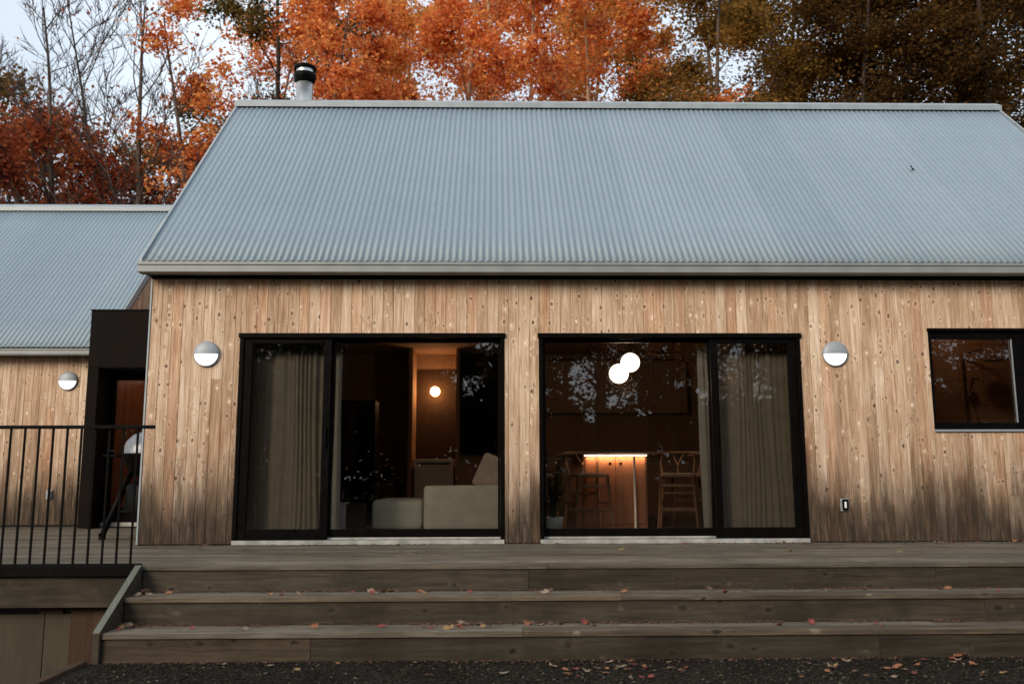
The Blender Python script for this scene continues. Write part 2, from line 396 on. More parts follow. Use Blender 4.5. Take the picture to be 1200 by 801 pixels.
# ================================================================== GROUND
def smooth(a, b, x):
    x = max(0, min(1, (x-a)/(b-a))); return x*x*(3-2*x)
def ground_z(x, y):
    d = 0
    if x < -2.701:
        d = .78 * smooth(-13, -7, y) * smooth(-26, -14, x)
    h = -.57 - d
    if y > 9: h += min(5.0, (y-9)*.16)
    return h
xs = sorted({*[round(-3.4+.15*i, 3) for i in range(5)], -2.7, -2.7015, *[-2.4+.5*i for i in range(30)], *[-3.9-.8*i for i in range(20)], *[14+4*i for i in range(12)], *[-22-5*i for i in range(10)], -130, -220, -400, 110, 220, 400})
ys = sorted({*[-14+1.0*i for i in range(40)], *[-20-5*i for i in range(8)], *[28+5*i for i in range(8)], -130, -250, -400, 120, 250, 400})
mb = MB(); V = [(x, y, ground_z(x, y)) for y in ys for x in xs]; n = len(xs)
mb.add(V, [(j*n+i, j*n+i+1, (j+1)*n+i+1, (j+1)*n+i) for j in range(len(ys)-1) for i in range(n-1)], 0, smooth=False)
g = mb.build('ground', M['ground'], kind='structure')

# pebbles on the visible strip of gravel: nobody could count them
def pebbles(name, spots, size, mat):
    V = []; F = []
    for (x, y, z) in spots:
        s = random.uniform(*size); b = len(V); a = random.uniform(0, PI)
        for dx, dy, dz in ((1, 0, .1), (.2, .8, 0), (-.9, .3, .1), (-.3, -.8, 0), (.1, .1, .6), (0, 0, -.5)):
            u = dx*random.uniform(.7, 1.2); w = dy*random.uniform(.6, 1.1)
            V.append((x+s*(u*math.cos(a)-w*math.sin(a)), y+s*(u*math.sin(a)+w*math.cos(a)), z+s*dz*random.uniform(.7, 1.1)))
        F += [(b, b+1, b+4), (b+1, b+2, b+4), (b+2, b+3, b+4), (b+3, b, b+4), (b+1, b, b+5), (b+2, b+1, b+5), (b+3, b+2, b+5), (b, b+3, b+5)]
    mbb = MB(); mbb.add(V, F, .5); return mbb.build(name, mat)
sp = [(random.uniform(-2.6, 6.5), random.uniform(-4.1, -2.79), -.566) for _ in range(17000)]
o = pebbles('gravel', sp, (.005, .014), M['pebble']); tag(o, 'dark wet gravel in front of the bottom step', 'gravel', kind='stuff')

# ================================================================== DECK AND STEPS
deck = thing('wooden_deck', 'wide weathered grey timber deck running along the front of the house', 'deck', (0, -1, 0))
def place(o, parent):
    """parent keeps its own location: mesh was made in world coordinates"""
    o.parent = parent; o.matrix_parent_inverse = Matrix.Translation(parent.location).inverted() if parent.rotation_euler.z == 0 else (Matrix.Translation(parent.location) @ Matrix.Rotation(parent.rotation_euler.z, 4, 'Z')).inverted()
    return o
def W(mb, name, mats, parent): return place(mb.build(name, mats), parent)

def plank_row(mb, y0, y1, z0, z1, xa, xb, seed, first=None):
    R = random.Random(seed); x = xa; L = first or R.uniform(1.6, 3.6)
    while x < xb:
        e = min(x+L, xb)
        dz = R.uniform(-.0015, .0015)
        mb.box(x+.0012, e-.0012, y0, y1, z0, z1+dz, R.random(), bev=.003)
        x = e; L = R.uniform(2.4, 4.2)
mb = MB(); R = random.Random(3)
y = -2.085; k = 0
while y < 0.02:
    plank_row(mb, y+.003, y+.139, -.034, 0, -9.0, 8.2, 100+k); y += .1415; k += 1
while y < 3.42:
    plank_row(mb, y+.003, y+.139, -.034, 0, -9.0, -3.52, 100+k); y += .1415; k += 1
W(mb, 'decking', M['deck'], deck)
mb = MB()
plank_row(mb, -2.062, -2.024, -.30, -.037, -9.0, -2.70, 11, 4.0)
W(mb, 'rim_board', M['riser'], deck)
for x in [-8.6+1.15*i for i in range(6)]:
    mb = MB(); mb.box(x, x+.09, -1.9, -.1, -.28, -.045); W(mb, 'joist', M['riser'], deck)
for x in (-8.2, -5.6):
    mb = MB(); mb.box(x, x+.12, -1.6, -1.48, -1.4, -.29); W(mb, 'post', M['riser'], deck)
mb = MB()
for i, (a, b) in enumerate([(-9.0, -6.58), (-6.575, -4.16), (-4.155, -3.405), (-3.40, -3.205)]): mb.box(a, b, -1.955+.004*i, -1.93+.004*i, -1.45, -.362)
W(mb, 'skirt_sheet', M['plywood'], deck)
mb = MB(); mb.box(-3.445, -3.27, -1.95, -1.90, -.359, -.303); W(mb, 'spacer_block', M['brownplank'], deck)
mb = MB(); mb.box(-3.20, -3.032, -1.965, -1.935, -1.4, -.303); mb.box(-3.028, -2.86, -1.972, -1.935, -1.4, -.303); mb.box(-2.856, -2.70, -1.965, -1.935, -1.4, -.303)
W(mb, 'end_plank', M['brownplank'], deck)

steps = thing('wooden_steps', 'three wide weathered timber steps leading from the gravel up to the deck', 'steps', (0, -2.4, -.57))
XS0, XS1 = -2.638, 8.0
RH = .19
fronts = [-2.085, -2.40, -2.735]
for i, yf in enumerate(fronts):
    top = -RH*i - (.036 if i else .036)
    mb = MB(); plank_row(mb, yf+.014, yf+.05, -RH*(i+1)+ (0.001 if i < 2 else 0.0), top-.001, XS0, XS1, 31+i, (2.9, 6.2, 1.4)[i])
    W(mb, 'riser', M['riser'], steps)
    if i:
        back = fronts[i-1]+.013; mid = yf+(back-yf)*.5
        mb = MB()
        plank_row(mb, yf, mid-.0025, top, -RH*i, XS0, XS1, 51+i); plank_row(mb, mid+.0025, back, top, -RH*i, XS0, XS1, 61+i)
        W(mb, 'tread', M['deck'], steps)
mb = MB(); mb.prism([(-2.06, -.03), (-2.10, .004), (-2.755, -.372), (-2.755, -.57), (-2.06, -.57)], -2.684, -2.642, 'x')
W(mb, 'stringer', M['riser'], steps)
mb = MB(); mb.prism([(-2.062, -.0295), (-2.102, .006), (-2.101, .010), (-2.757, -.366), (-2.758, -.3725)][1:], -2.686, -2.640, 'x'); W(mb, 'stringer_cap', M['stringer'], steps)

ret = thing('edging_board', 'low brown plank edging the gravel, running forward from the left end of the steps', 'edging', (-2.7, -4.8, -.57))
mb = MB(); mb.box(-2.765, -2.705, -7.0, -2.76, -.75, -.545, .3, bev=.004); mb.box(-2.755, -2.706, -7.0, -2.76, -.96, -.752, .6); mb.box(-2.755, -2.706, -7.0, -2.76, -1.4, -.962, .9)
W(mb, 'plank', M['brownplank'], ret)
for y in (-4.8, -6.3):
    mb = MB(); mb.box(-2.85, -2.767, y, y+.09, -1.4, -.62); W(mb, 'post', M['brownplank'], ret)

rail = thing('deck_railing', 'black metal railing with thin upright bars at the left end of the deck', 'railing', (-4, -2.05, 0))
mb = MB(); mb.box(-9.0, -2.618, -2.075, -2.035, 1.030, 1.056, bev=.003); W(mb, 'top_rail', M['railing'], rail)
mb = MB(); mb.box(-9.0, -2.705, -2.096, -2.066, -.072, .006, bev=.003); mb.box(-9.0, -2.66, -2.064, -2.036, .001, .018, bev=.002); W(mb, 'bottom_rail', M['railing'], rail)
mb = MB(); mb.box(-.0075, .0075, -.0075, .0075, .0185, 1.0295, bev=.0015)
bal = mb.build('baluster', M['railing'], rail); bal.location = (-2.745+4, 0, 0)
for k in range(1, 58):
    c = bal.copy(); link(c, rail); c.location.x = bal.location.x - .1075*k

# ================================================================== MAIN HOUSE
XL, XR = -3.508, 7.05
YB = 5.80
ZT = 2.70
D1 = (-2.582, .102, .045, 2.103); D2 = (.455, 3.140, .045, 2.103); WN = (4.478, 5.52, 1.105, 2.155)
house = thing('main_house', 'larger timber cabin with knotty upright cedar boards and a grey corrugated roof', 'house', (1.77, 2.9, 0))
mb = MB()
def put(a, b, z0, z1, r, d): chamfer_board_y(mb, a, b, z0, z1, r, -.004+d*.8, .018)
boards_on_wall(mb, XL+.014, XR-.014, .012, ZT-.032, [D1, D2, WN], put, seed=5)
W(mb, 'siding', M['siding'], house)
mb = MB()
def putx(a, b, z0, z1, r, d): chamfer_board_x(mb, a, b, z0, z1, r, XL-.002+d*.8, XL+.012)
boards_on_wall(mb, .03, YB-.02, .012, ZT-.05, [], putx, seed=8)
# gable above, boards cut to the slope
yy = .03
while yy < YB-.03:
    w = min(yy+BW, YB-.03); h0 = ZT+min(yy, YB-yy)-.07; h1 = ZT+min(w, YB-w)-.07
    if min(h0, h1) > ZT:
        mb.prism([(yy+.0015, ZT-.048), (w-.0015, ZT-.048), (w-.0015, h1), (yy+.0015, h0)], XL+.0, XL+.012, 'x')
    yy += BW
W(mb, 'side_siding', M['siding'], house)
mb = MB()
mb.box(XL-.006, XL+.010, -.008, .024, .01, ZT-.045); W(mb, 'corner_trim', M['trim'], house)
# wall core with real openings
mb = MB(); T0, T1 = .0185, .20
xs_ = [XL+.0125, D1[0], D1[1], D2[0], D2[1], WN[0], WN[1], XR-.0125]
for a, b in ((0, 1), (2, 3), (4, 5), (6, 7)): mb.box(xs_[a], xs_[b], T0, T1, .0, ZT)
for h in (D1, D2, WN): mb.box(h[0], h[1], T0, T1, h[3], ZT)
for h in (D1, D2): mb.box(h[0], h[1], T0, T1, -.03, .018)
mb.box(WN[0], WN[1], T0, T1, 0, WN[2])
mb.box(XL+.0125, XL+.16, T1, YB-.16, 0, ZT); mb.box(XR-.16, XR-.0125, T1, YB-.16, 0, ZT); mb.box(XL+.0125, XR-.0125, YB-.16, YB, -.5, ZT)
for x0, x1 in ((XL+.0125, XL+.16), (XR-.16, XR-.0125)):
    mb.prism([(.02, ZT+.001), (YB, ZT+.001), (YB/2, ZT+YB/2-.06)], x0, x1, 'x')
W(mb, 'wall', M['darktrim'], house)
mb = MB(); mb.box(XL, XR, -.02, .06, ZT-.030, ZT-.002); W(mb, 'eave_shadow_strip', M['darktrim'], house)  # black strip put in for the air-gap shadow under the eave
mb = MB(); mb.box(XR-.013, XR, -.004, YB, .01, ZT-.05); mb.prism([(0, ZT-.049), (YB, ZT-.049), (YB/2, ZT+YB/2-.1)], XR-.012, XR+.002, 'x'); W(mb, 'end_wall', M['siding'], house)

def corrugated(name, xa, xb, y0, z0, y1, z1, parent, mat, back=True, amp=.0068, pitch=.0685, screws=True):
    """front slope from the eave (y0,z0) to the ridge (y1,z1), and the back slope mirrored"""
    mb = MB(); seg = 8; nx = int((xb-xa)/pitch*seg); th = .004
    nrm = Vector((0, -(z1-z0), (y1-y0))).normalized(); R = random.Random(5)
    for sgn in ((1, -1) if back else (1,)):
        def P(x, t, off):
            yy = y0+(y1-y0)*t; zz = z0+(z1-z0)*t
            nn = Vector((0, nrm.y*sgn, nrm.z)) if sgn == 1 else Vector((0, -nrm.y, nrm.z))
            if sgn == -1: yy = 2*y1-yy
            a = amp*math.sin(2*PI*(x-xa)/pitch)
            return (x, yy+nn.y*(a+off), zz+nn.z*(a+off))
        rows = 6
        V = []; F = []
        for off in (0, -th):
            for j in range(rows+1):
                for i in range(nx+1): V.append(P(xa+(xb-xa)*i/nx, j/rows, off))
        n = nx+1; N = n*(rows+1)
        for j in range(rows):
            for i in range(nx):
                a = j*n+i; F.append((a, a+1, a+n+1, a+n)); F.append((N+a, N+a+n, N+a+n+1, N+a+1))
        for i in range(nx): F.append((i, N+i, N+i+1, i+1)); a = rows*n+i; F.append((a, a+1, N+a+1, N+a))
        for j in range(rows): a = j*n; F.append((a, a+n, N+a+n, N+a)); a = j*n+nx; F.append((a, N+a, N+a+n, a+n))
        mb.add(V, F, .5, 0, True)
        if screws and sgn == 1:
            L = math.hypot(y1-y0, z1-z0)
            for d in [.06]+[.62*k for k in range(1, int(L/.62)+1)]:
                t = d/L
                if t > .97: continue
                for k in range(int((xb-xa)/pitch)):
                    if k % 2: continue
                    c = Vector(P(xa+(k+.25)*pitch, t, .001)); u = Vector((1, 0, 0)); w = nrm.cross(u); r = .0055
                    vs = []
                    for h in (0, .005):
                        for q in range(6): vs.append(c + nrm*h + (u*math.cos(q*PI/3)+w*math.sin(q*PI/3))*r)
                    mb.add(vs, [tuple(range(6, 12))]+[(q, (q+1) % 6, 6+(q+1) % 6, 6+q) for q in range(6)], .9, 1)
    return W(mb, name, [mat, M['hood']], parent)

EY, EZ = -.16, 2.822; RY, RZ = 2.884, 5.84
roof = corrugated('roof', XL-.062, XR+.06, EY, EZ, RY, RZ, house, M['roof'])
mb = MB()   # solid deck under the metal, closed at the ends
mb.prism([(-.10, 2.80), (RY, RZ-.07), (5.87, 2.80), (5.87, 2.72), (5.60, 2.72), (RY, RZ-.28), (.1, 2.703), (-.10, 2.703)], XL-.045, XR+.045, 'x')
fix_normals(W(mb, 'roof_deck', M['darktrim'], house))
for x0, x1 in ((XL-.075, XL-.046), (XR+.046, XR+.075)):
    mb = MB()
    for s in (0, 1):
        pts = [(EY-.01, EZ-.10), (EY-.01, EZ+.028), (RY, RZ+.028), (RY, RZ-.14)]
        if s: pts = [(2*RY-p[0], p[1]) for p in pts]
        mb.prism(pts, x0, x1, 'x')
    fix_normals(W(mb, 'rake_trim', M['trim'], house))
mb = MB(); GX0, GX1 = XL-.06, XR+.06
mb.prism([(-.102, 2.690), (-.227, 2.690), (-.232, 2.695), (-.232, 2.758), (-.220, 2.762), (-.236, 2.767), (-.236, 2.798), (-.215, 2.798), (-.215, 2.725), (-.102, 2.725)], GX0, GX1, 'x')
mb.prism([(-.102, 2.726), (-.214, 2.726), (-.214, 2.789), (-.102, 2.789)], GX0, GX0+.004, 'x')
fix_normals(W(mb, 'gutter', M['gutter'], house))
mb = MB()
s2 = .7071
mb.prism([(RY-.155, RZ-.118), (RY-.155, RZ-.045), (RY-.02, RZ+.036), (RY+.02, RZ+.036), (RY+.155, RZ-.045), (RY+.155, RZ-.118), (RY+.14, RZ-.11), (RY, RZ+.02), (RY-.14, RZ-.11)], XL-.08, XR+.08, 'x')
fix_normals(W(mb, 'ridge_cap', M['trim'], house))
# interior shell
mb = MB()
y = T1
k = 0
while y < YB-.17:
    plank_row(mb, y+.001, min(y+.159, YB-.165), .02, .045, XL+.165, XR-.165, 300+k); y += .16; k += 1
W(mb, 'interior_floor', M['inner_floor'], house)
mb = MB()
x = XL+.162
while x < XR-.17:
    mb.box(x+.001, min(x+.139, XR-.165), YB-.19, YB-.165, .046, 2.66); x += .14
y = T1
while y < YB-.2:
    mb.box(XL+.162, XL+.18, y+.001, min(y+.139, YB-.192), .046, 2.66); mb.box(XR-.18, XR-.162, y+.001, min(y+.139, YB-.192), .046, 2.66); y += .14
W(mb, 'interior_wall', M['inner_wood_v'], house)
for x0, x1 in ((XL+.19, D1[0]), (D1[1], D2[0]), (D2[1], 4.05), (4.17, WN[0]), (WN[1], XR-.19)):
    mb = MB(); mb.box(x0+.002, x1-.002, T1+.002, T1+.016, .046, 2.66); W(mb, 'interior_lining', M['inner_wood_v'], house)
mb = MB(); mb.box(4.05, 4.17, T1+.002, YB-.192, .046, 2.66); W(mb, 'partition', M['inner_wood_v'], house)
for x0, x1 in ((-1.34, -1.28), (-.60, -.555)):
    mb = MB(); mb.box(x0, x1, 4.9, 5.6, .046, 2.66); W(mb, 'niche_wall', M['inner_wood_v'], house)
mb = MB(); y = T1+.001; k = 0
while y < YB-.17:
    plank_row(mb, y+.001, min(y+.139, YB-.165), 2.661, 2.69, XL+.165, XR-.165, 400+k); y += .14; k += 1
W(mb, 'interior_ceiling', M['inner_wood_x'], house)
mb = MB(); mb.box(4.172, XR-.182, 1.75, 1.80, .046, 2.66); W(mb, 'tiled_wall', M['tile'], house)

# sliding doors -------------------------------------------------------
def sliding_door(hole, mirror, label):
    """fixed black frame, one sliding leaf with curtains behind and one fixed pane; mirror puts the sliding leaf at the right"""
    x0, x1, z0, z1 = hole
    d = bpy.data.objects.new('sliding_door', None); link(d); d.location = ((x0+x1)/2, .06, z0); place(d, house); d['label'] = label
    base = Vector(d.location)
    def Wd(mb_, name, mat):
        o = mb_.build(name, mat); o.parent = d; o.matrix_parent_inverse = (Matrix.Translation(base)).inverted(); return o
    m = (lambda x: x0+x1-x) if mirror else (lambda x: x)
    def bx(mb_, a, b, *r, **k):
        a, b = m(a), m(b); mb_.box(min(a, b), max(a, b), *r, **k)
    mb_ = MB()
    mb_.box(x0-.012, x1+.012, -.028, .195, z1-.045, z1+.002, bev=.002)     # head with drip edge
    mb_.box(x0+.001, x0+.040, -.012, .195, z0, z1-.046, bev=.002); mb_.box(x1-.040, x1-.001, -.012, .195, z0, z1-.046, bev=.002)
    Wd(mb_, 'frame', M['black'])
    mb_ = MB(); mb_.box(x0+.003, x1-.003, -.030, .195, .001, z0-.002, bev=.002)
    bx(mb_, x0+.90, x1-.041, .052, .10, z0+.001, z0+.020); Wd(mb_, 'threshold', M['sill'])
    # sliding leaf, on the outer track
    s0, s1 = x0+.042, x0+.928
    mb_ = MB(); yf, yb = .004, .048
    bx(mb_, s0, s0+.085, yf, yb, z0+.002, z1-.048, bev=.003); bx(mb_, s1-.078, s1, yf, yb, z0+.002, z1-.048, bev=.003)
    bx(mb_, s0+.086, s1-.079, yf, yb, z0+.002, z0+.105, bev=.003); bx(mb_, s0+.086, s1-.079, yf, yb, z1-.100, z1-.048, bev=.003)
    Wd(mb_, 'leaf_frame', M['black'])
    mb_ = MB(); bx(mb_, s0+.084, s1-.077, .022, .028, z0+.103, z1-.098); Wd(mb_, 'glass', M['glass'])
    # fixed pane on the inner track
    f0, f1 = x0+.935, x1-.042
    mb_ = MB(); yf, yb = .062, .105
    bx(mb_, f0-.03, f0+.010, yf, yb, z0+.022, z1-.048, bev=.002); bx(mb_, f1-.024, f1, yf, yb, z0+.022, z1-.048, bev=.002)
    bx(mb_, f0+.011, f1-.025, yf, yb, z0+.022, z0+.098, bev=.002); bx(mb_, f0+.011, f1-.025, yf, yb, z1-.082, z1-.048, bev=.002)
    Wd(mb_, 'fixed_frame', M['black'])
    mb_ = MB(); bx(mb_, f0+.009, f1-.023, .080, .086, z0+.096, z1-.080); Wd(mb_, 'glass', M['glass'])
    mb_ = MB(); bx(mb_, s1-.052, s1-.028, -.018, .003, .95, 1.15, bev=.004); Wd(mb_, 'handle', M['black'])
    return d
sliding_door(D1, False, 'left sliding glass door with its curtained leaf on the left')
sliding_door(D2, True, 'right sliding glass door with its curtained leaf on the right')

# square window at the right
wn = bpy.data.objects.new('window', None); link(wn); wn.location = (5, .05, 1.1); place(wn, house)
def Ww(mb_, name, mat):
    o = mb_.build(name, mat); o.parent = wn; o.matrix_parent_inverse = Matrix.Translation((5, .05, 1.1)).inverted(); return o
x0, x1, z0, z1 = WN
mb = MB(); mb.box(x0-.012, x1+.01, -.028, .19, z1-.028, z1+.002, bev=.002)
mb.box(x0+.001, x0+.022, -.012, .19, z0+.012, z1-.029); mb.box(x1-.03, x1-.001, -.012, .19, z0+.012, z1-.029)
mb.box(x0+.023, x1-.031, .01, .06, z1-.105, z1-.029, bev=.002); mb.box(x0+.023, x1-.031, .01, .06, z0+.013, z0+.082, bev=.002)
mb.box(x1-.165, x1-.031, .01, .06, z0+.083, z1-.106, bev=.002); Ww(mb, 'frame', M['black'])
mb = MB(); mb.box(x0-.006, x1+.006, -.026, .19, z0-.010, z0+.011, bev=.002); Ww(mb, 'sill', M['hood'])
mb = MB(); mb.box(x0+.020, x1-.16, .032, .038, z0+.080, z1-.103); Ww(mb, 'glass', M['glass'])
mb = MB(); mb.box(x1-.172, x1-.166, .012, .032, z0+.083, z1-.106); Ww(mb, 'seal_strip', M['hood'])

# flue
fl = thing('chimney_flue', 'shiny round steel flue with a black capped cowl behind the ridge', 'chimney', (-2.715, 3.10, 5.4))
mb = MB(); mb.lathe([(.120, 0), (.120, .90), (0, .90)], n=28); mb.build('flue_pipe', M['steel'], fl)
mb = MB(); mb.lathe([(.122, .82), (.158, .90), (.158, .96), (.150, .962), (.15, .92), (.1, .87)], n=28); mb.build('lower_collar', M['black'], fl)
mb = MB(); mb.lathe([(.125, .90), (.125, 1.06)], n=28); mb.build('cowl', M['steel'], fl)
mb = MB(); mb.lathe([(.155, 1.03), (.160, 1.05), (.158, 1.07), (.10, 1.10), (0, 1.115)], n=28); mb.lathe([(.155, 1.03), (0, 1.04)], n=28); mb.build('rain_cap', M['black'], fl)

# wall lamps
def wall_lamp(loc, label):
    t = thing('wall_lamp', label, 'wall lamp', loc, 0, 'round bulkhead lamps on the outside walls')
    r = .132
    mb = MB(); mb.lathe([(0, 0), (r-.004, 0), (r-.002, -.018), (r-.010, -.022), (0, -.022)], n=40, axis='y'); mb.build('back_plate', M['hood'], t)
    prof = [((r-.012)*math.cos(a), -.020-.045*math.sin(a)) for a in [PI/2*i/8 for i in range(9)]]
    mb = MB(); mb.lathe(prof, n=24, axis='y', a0=-PI, a1=0); mb.build('diffuser', M['diffuser'], t)
    prof = [(r*math.cos(a), -.018-.052*math.sin(a)) for a in [PI/2*i/8 for i in range(9)]]
    mb = MB(); mb.lathe(prof, n=24, axis='y', a0=0, a1=PI)
    mb.add([(r*math.cos(a)*1, -.018-.052*math.sin(a), -.001) for a in [PI*i/16 for i in range(17)]], [tuple(range(17))])
    mb.build('hood', M['hood'], t)
    return t
lamp0 = wall_lamp((-2.912, -.004, 1.890), 'round half-hooded lamp between the house corner and the left glass door')
def clone(o, loc, label, rz=None):
    c = copy_tree(o); c.location = loc; c['label'] = label
    if rz is not None: c.rotation_euler.z = rz
    return c
clone(lamp0, (3.492, -.004, 1.890), 'round half-hooded lamp on the boards between the right glass door and the square window')
clone(lamp0, (-5.905, 3.392, 1.985), 'smaller-looking round lamp on the wall of the set-back wing')

def outlet(loc, label, cover):
    t = thing('power_outlet', label, 'outlet', loc, 0)
    mb = MB(); mb.box(-.042, .042, -.012, 0, -.062, .062, bev=.004); mb.build('back_box', M['hood'], t)
    mb = MB(); mb.box(-.028, .032, -.034, -.0125, -.052, .056, bev=.006); mb.build('cover', M[cover], t)
    mb = MB(); mb.box(-.012, .010, -.038, -.0345, -.03, .032, bev=.002); mb.build('flap', M['white'] if cover == 'black' else M['hood'], t)
outlet((3.505, -.004, .368), 'small grey outdoor outlet with a black cover below the right lamp', 'black')
outlet((-6.05, 3.392, .43), 'small outdoor outlet low on the set-back wing, behind the railing', 'hood')

# ================================================================== SIDE WING
WY = 3.40; WX = -5.46
wing = thing('side_wing', 'smaller set-back timber wing at the left with a pale corrugated roof', 'house', (-8, 6.2, 0))
mb = MB()
def putw(a, b, z0, z1, r, d): chamfer_board_y(mb, a, b, z0, z1, r, WY-.006+d*.8, WY+.016)
boards_on_wall(mb, -11.95, WX-.012, .03, 2.33, [], putw, seed=12)
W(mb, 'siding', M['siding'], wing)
mb = MB(); yy = WY+.02; WB = 9.0; RYw = 6.23
while yy < WB-.05:
    w = yy+BW; h0 = 2.36+min(yy-WY, WB-yy)-.03; h1 = 2.36+min(w-WY, WB-w)-.03
    if h0 > .5 and h1 > .5: mb.prism([(yy+.0015, .03), (w-.0015, .03), (w-.0015, h1), (yy+.0015, h0)], WX-.010, WX+.010, 'x')
    yy += BW
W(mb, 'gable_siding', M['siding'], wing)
mb = MB(); mb.box(-11.95, WX-.012, WY+.017, WY+.15, -.5, 2.36); mb.box(-11.95, WX-.012, WB-.15, WB, -.5, 2.36)
for x0, x1 in ((WX-.15, WX-.0105), (-11.95, -11.8)): mb.prism([(WY+.16, 0), (WB-.16, 0), (WB-.16, 2.36), (RYw, 5.05), (WY+.16, 2.36)], x0, x1, 'x')
fix_normals(W(mb, 'wall', M['darktrim'], wing))
wEY, wEZ, wRZ = 3.24, 2.44, 5.36
corrugated('roof', -12.05, WX+.06, wEY, wEZ, RYw, wRZ, wing, M['roof'])
mb = MB(); mb.prism([(wEY+.05, wEZ-.03), (RYw, wRZ-.07), (2*RYw-wEY-.05, wEZ-.03), (2*RYw-wEY-.05, wEZ-.1), (RYw, wRZ-.24), (wEY+.05, wEZ-.1)], -12.0, WX+.045, 'x')
fix_normals(W(mb, 'roof_deck', M['darktrim'], wing))
mb = MB()
for s in (0, 1):
    pts = [(wEY-.01, wEZ-.12), (wEY-.01, wEZ+.012), (RYw, wRZ+.012), (RYw, wRZ-.14)]
    if s: pts = [(2*RYw-p[0], p[1]) for p in pts]
    mb.prism(pts, WX+.046, WX+.066, 'x')
fix_normals(W(mb, 'rake_trim', M['trim'], wing))
mb = MB(); q = (wEY+.058, wEZ-.122)
mb.prism([(q[0], q[1]), (q[0]-.123, q[1]), (q[0]-.13, q[1]+.016), (q[0]-.13, q[1]+.062), (q[0]-.12, q[1]+.066), (q[0]-.133, q[1]+.071), (q[0]-.133, q[1]+.09), (q[0]-.113, q[1]+.09), (q[0]-.113, q[1]+.035), (q[0], q[1]+.035)], -12.05, WX+.05, 'x')
fix_normals(W(mb, 'gutter', M['gutter'], wing))
mb = MB(); mb.box(-11.95, WX-.0, WY-.02, WY+.02, 2.32, 2.36); W(mb, 'eave_shadow_strip', M['darktrim'], wing)  # same black strip painting the eave shadow on the wing
mb = MB(); mb.prism([(RYw-.155, wRZ-.118), (RYw-.155, wRZ-.045), (RYw-.02, wRZ+.036), (RYw+.02, wRZ+.036), (RYw+.155, wRZ-.045), (RYw+.155, wRZ-.118), (RYw, wRZ+.02)], -12.1, WX+.07, 'x')
fix_normals(W(mb, 'ridge_cap', M['trim'], wing))

# ================================================================== ENTRY LINK
lk = thing('entry_porch', 'black box-like entrance between the two timber buildings', 'porch', (-4.5, 3.3, 0))
LX0, LX1, LY = -5.425, XL-.012, 2.90
mb = MB()
mb.box(LX0, LX1, LY, LY+.06, 2.115, 2.885, bev=.003)
mb.box(LX0, LX0+.145, LY+.001, 3.37, .012, 2.114, bev=.003); mb.box(LX1-.08, LX1, LY+.001, 3.5, .012, 2.114)
mb.box(LX0+.003, LX1-.003, LY+.061, 5.6, 2.80, 2.88); mb.box(LX0+.003, LX1-.003, LY+.061, 3.6, 2.09, 2.114)
W(mb, 'cladding', M['blackpanel'], lk)
mb = MB(); mb.box(LX0-.01, LX1, LY-.012, 5.7, 2.886, 2.900); W(mb, 'roof_flashing', M['black'], lk)
dd = bpy.data.objects.new('door', None); link(dd); dd.location = (-4.9, 3.3, 0); place(dd, lk)
def Wq(mb_, name, mat):
    o = mb_.build(name, mat); o.parent = dd; o.matrix_parent_inverse = Matrix.Translation((-4.9, 3.3, 0)).inverted(); return o
DX0, DX1 = LX0+.147, -4.30
mb = MB(); DY = 3.30
mb.box(DX0, DX0+.075, DY, DY+.05, .07, 2.085, bev=.003); mb.box(DX1-.09, DX1, DY, DY+.05, .07, 2.085, bev=.003)
mb.box(DX0+.076, DX1-.091, DY, DY+.05, .07, .27, bev=.003); mb.box(DX0+.076, DX1-.091, DY, DY+.05, 1.985, 2.085, bev=.003)
mb.box(DX1+.002, LX1-.082, DY, DY+.06, .07, 2.088); Wq(mb, 'frame', M['black'])
mb = MB(); mb.box(DX0+.074, DX1-.089, DY+.022, DY+.028, .268, 1.987); Wq(mb, 'glass', M['glass'])
mb = MB(); mb.box(DX0, LX1-.082, DY-.05, DY+.06, .012, .066, bev=.003); Wq(mb, 'threshold', M['sill'])
mb = MB(); mb.tube([(DX0+.035, DY-.001, 1.02), (DX0+.035, DY-.05, 1.02), (DX0+.13, DY-.055, 1.02)], .009); Wq(mb, 'handle', M['trim'])
mb = MB(); x = LX0+.15
while x < LX1-.15: mb.box(x+.001, x+.12, 4.55, 4.575, .02, 2.08); x += .122
y = 3.38
while y < 4.5: mb.box(LX0+.12, LX0+.146, y+.001, y+.12, .02, 2.08); y += .122
W(mb, 'reflection_panelling', M['reflection_in'], lk)  # boards placed behind the door glass in place of its reflections
mb = MB(); mb.box(LX0+.15, LX1-.01, 3.37, 4.6, -.03, .012); W(mb, 'inner_floor', M['inner_floor'], lk)

# barbecue
bq = thing('kettle_barbecue', 'black kettle barbecue with a pale domed lid beside the entrance', 'barbecue', (-3.80, .98, 0))
mb = MB(); mb.lathe([(.285, .92), (.28, .97), (.25, 1.05), (.18, 1.125), (.09, 1.16), (0, 1.168)], n=32); M['lid'] = simple('enamelled_lid', (.17, .18, .19), .35, .3); mb.build('lid', M['lid'], bq)
mb = MB(); mb.lathe([(0, .66), (.12, .675), (.21, .74), (.265, .83), (.285, .90), (.292, .915), (.27, .916)], n=32); mb.build('bowl', M['black'], bq)
mb = MB(); mb.lathe([(0, 1.168), (.02, 1.168), (.02, 1.2), (.035, 1.205), (.035, 1.22), (0, 1.225)], n=12); mb.build('lid_knob', M['black'], bq)
mb = MB(); mb.box(-.45, -.292, -.16, .16, .885, .905, bev=.004); mb.tube([(-.29, -.12, .895), (-.2, -.1, .83)], .008); mb.build('side_shelf', M['black'], bq)
